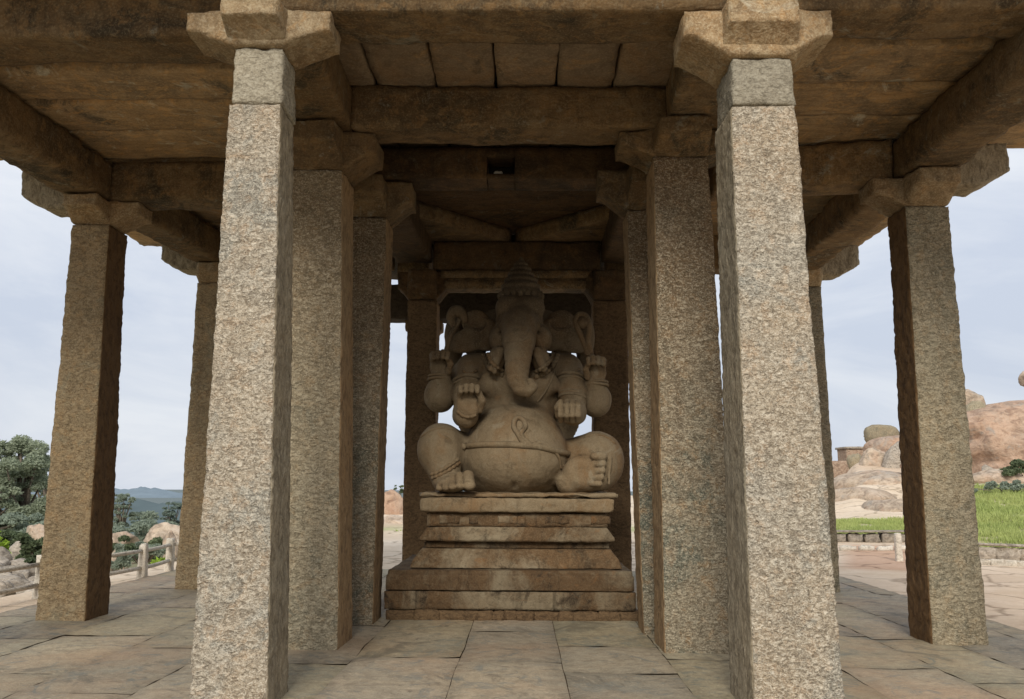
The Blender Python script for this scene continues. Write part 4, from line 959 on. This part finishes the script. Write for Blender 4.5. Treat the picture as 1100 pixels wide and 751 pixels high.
bush(-10, 28, 560, 600, 24, 'dusty dark shrub left of the tan sloping boulder', 'leaf_dark', 6, 6000)
bush(112, 152, 576, 608, 21, 'dark green shrub in front of the broad tan boulder', 'leaf_dark', 3, 6000)
bush(146, 186, 576, 602, 24, 'olive shrub in front of the rounded cream boulder', 'leaf_dark', 4, 5000)
bush(158, 186, 600, 616, 16.5, 'low patch of fresh green weeds beside the upright boulder', 'leaf_lime', 5, 700, .06)
bush(1076, 1125, 495, 514, 36, 'dark bush at the foot of the reddish dome', 'leaf_dark', 8, 4000, .08)
bush(1040, 1125, 514, 529, 28, 'row of darker weeds on the green bank', 'leaf_mid', 10, 5000, .05)
bush(420, 440, 568, 582, 27, 'low weeds in a rock crack seen between the inner left pillars', 'grass', 11, 500, .06)
bush(-20, 60, 548, 590, 30, 'broad grey green thicket under the big tree, behind the boulders', 'leaf_mid', 21, 9000, .06)
bush(108, 196, 552, 584, 38, 'grey green thicket between the boulders and the small trees', 'leaf_mid', 22, 9000, .07)
bush(108, 140, 584, 610, 17.5, 'olive shrub just behind the rails right of the outer left pillar', 'leaf_mid', 23, 4000, .05)
bush(130, 176, 583, 600, 19.5, 'wide low olive shrub in front of the cream boulder', 'leaf_mid', 24, 4500, .05)
bush(30, 62, 588, 612, 16.5, 'small scrubby shrub among the rubble by the outer left pillar', 'leaf_dark', 25, 3000, .045)
# grass
rs = np.random.RandomState(9); V = []; Fc = []
def blades(n, a0, a1, r0, r1, hmin, hmax, ok):
    global V, Fc
    aa = rs.uniform(a0, a1, n); rr_ = rs.uniform(r0, r1, n); xs_, ys_ = rr_*np.sin(aa), rr_*np.cos(aa); zs_ = terrain_z(xs_, ys_); cl = fbm(np.stack([xs_*.6, ys_*.6, 0*xs_], 1), 3)
    for x, y, z, c_ in zip(xs_, ys_, zs_, cl):
        if c_ < -.12-.25*rs.uniform() or not ok(x, y): continue
        h = rs.uniform(hmin, hmax)*(1+.6*c_); t = rs.uniform(0, 6.28); w = .022; lx, ly = rs.normal(0, .35*h, 2); b0 = len(V)
        V += [[x-w*math.cos(t), y-w*math.sin(t), z-.02], [x+w*math.cos(t), y+w*math.sin(t), z-.02], [x+lx, y+ly, z+h]]; Fc.append([b0, b0+1, b0+2])
blades(30000, .44, .62, 20.7, 34, .05, .15, lambda x, y: True)
blades(16000, .34, .47, 25.6, 37, .05, .15, lambda x, y: True)
tag(mesh('grass', V, Fc, M['grass'], None, smooth=False), 'fresh green grass on the bank at the right', 'grass', kind='stuff')

# ------------------------------------------------------------------ camera, light, sky
cam = bpy.data.cameras.new('camera'); co = bpy.data.objects.new('camera', cam); C.objects.link(co)
cam.sensor_width = 36; cam.lens = 36*FPX/1100; cam.clip_end = 30000; cam.clip_start = .05
Rm = Matrix(((_R[0], _U[0], -_F[0]), (_R[1], _U[1], -_F[1]), (_R[2], _U[2], -_F[2]))).to_4x4()
co.matrix_world = Matrix.Translation(Vector(EYE))@Rm
sc_ = bpy.context.scene; sc_.camera = co
SUN_EL, SUN_AZ = math.radians(31), math.radians(186)        # azimuth measured from +Y, clockwise: behind the camera
sd = Vector((math.sin(SUN_AZ)*math.cos(SUN_EL), math.cos(SUN_AZ)*math.cos(SUN_EL), math.sin(SUN_EL)))
sun = bpy.data.lights.new('sun', 'SUN'); sun.energy = 3.0; sun.angle = math.radians(22); sun.color = (1, .95, .87)
so = bpy.data.objects.new('sun', sun); C.objects.link(so); so.rotation_euler = sd.to_track_quat('Z', 'Y').to_euler()
w = bpy.data.worlds.new('World'); sc_.world = w; w.use_nodes = True; nt = w.node_tree; nt.nodes.clear()
out = nd(nt, 'ShaderNodeOutputWorld'); bg = nd(nt, 'ShaderNodeBackground', inp={'Strength': .12}); nt.links.new(bg.outputs[0], out.inputs[0])
sky = nd(nt, 'ShaderNodeTexSky', sky_type='NISHITA', sun_disc=False, sun_elevation=SUN_EL, sun_rotation=SUN_AZ, dust_density=2.0, air_density=1.0)
tc = nd(nt, 'ShaderNodeTexCoord'); sp = nd(nt, 'ShaderNodeSeparateXYZ'); nt.links.new(tc.outputs['Generated'], sp.inputs[0])
mp = nd(nt, 'ShaderNodeMapping', inp={'Scale': (1, 1, 3.2)}); nt.links.new(tc.outputs['Generated'], mp.inputs[0])
cl = noise(nt, mp.outputs[0], 2.6, 7, .58, .5)
K = 1/.12
def kk(c, s=1): return tuple(x*s*K for x in c)
over = mix(nt, ramp(nt, cl, [(.40, grey(0)), (.64, grey(1))]), kk((.61, .67, .785)), kk((.80, .835, .895)))
# overcast: brighter towards the zenith
zr = nd(nt, 'ShaderNodeMapRange', inp={1: .12, 2: .9, 3: 1., 4: 1.25}); nt.links.new(sp.outputs[2], zr.inputs[0])
over2 = nd(nt, 'ShaderNodeVectorMath', operation='SCALE'); nt.links.new(over, over2.inputs[0]); nt.links.new(zr.outputs[0], over2.inputs['Scale'])
nt.links.new(mix(nt, .94, sky.outputs[0], over2.outputs[0]), bg.inputs[0])
sc_.view_settings.view_transform = 'Standard'; sc_.view_settings.look = 'None'; sc_.view_settings.exposure = 0
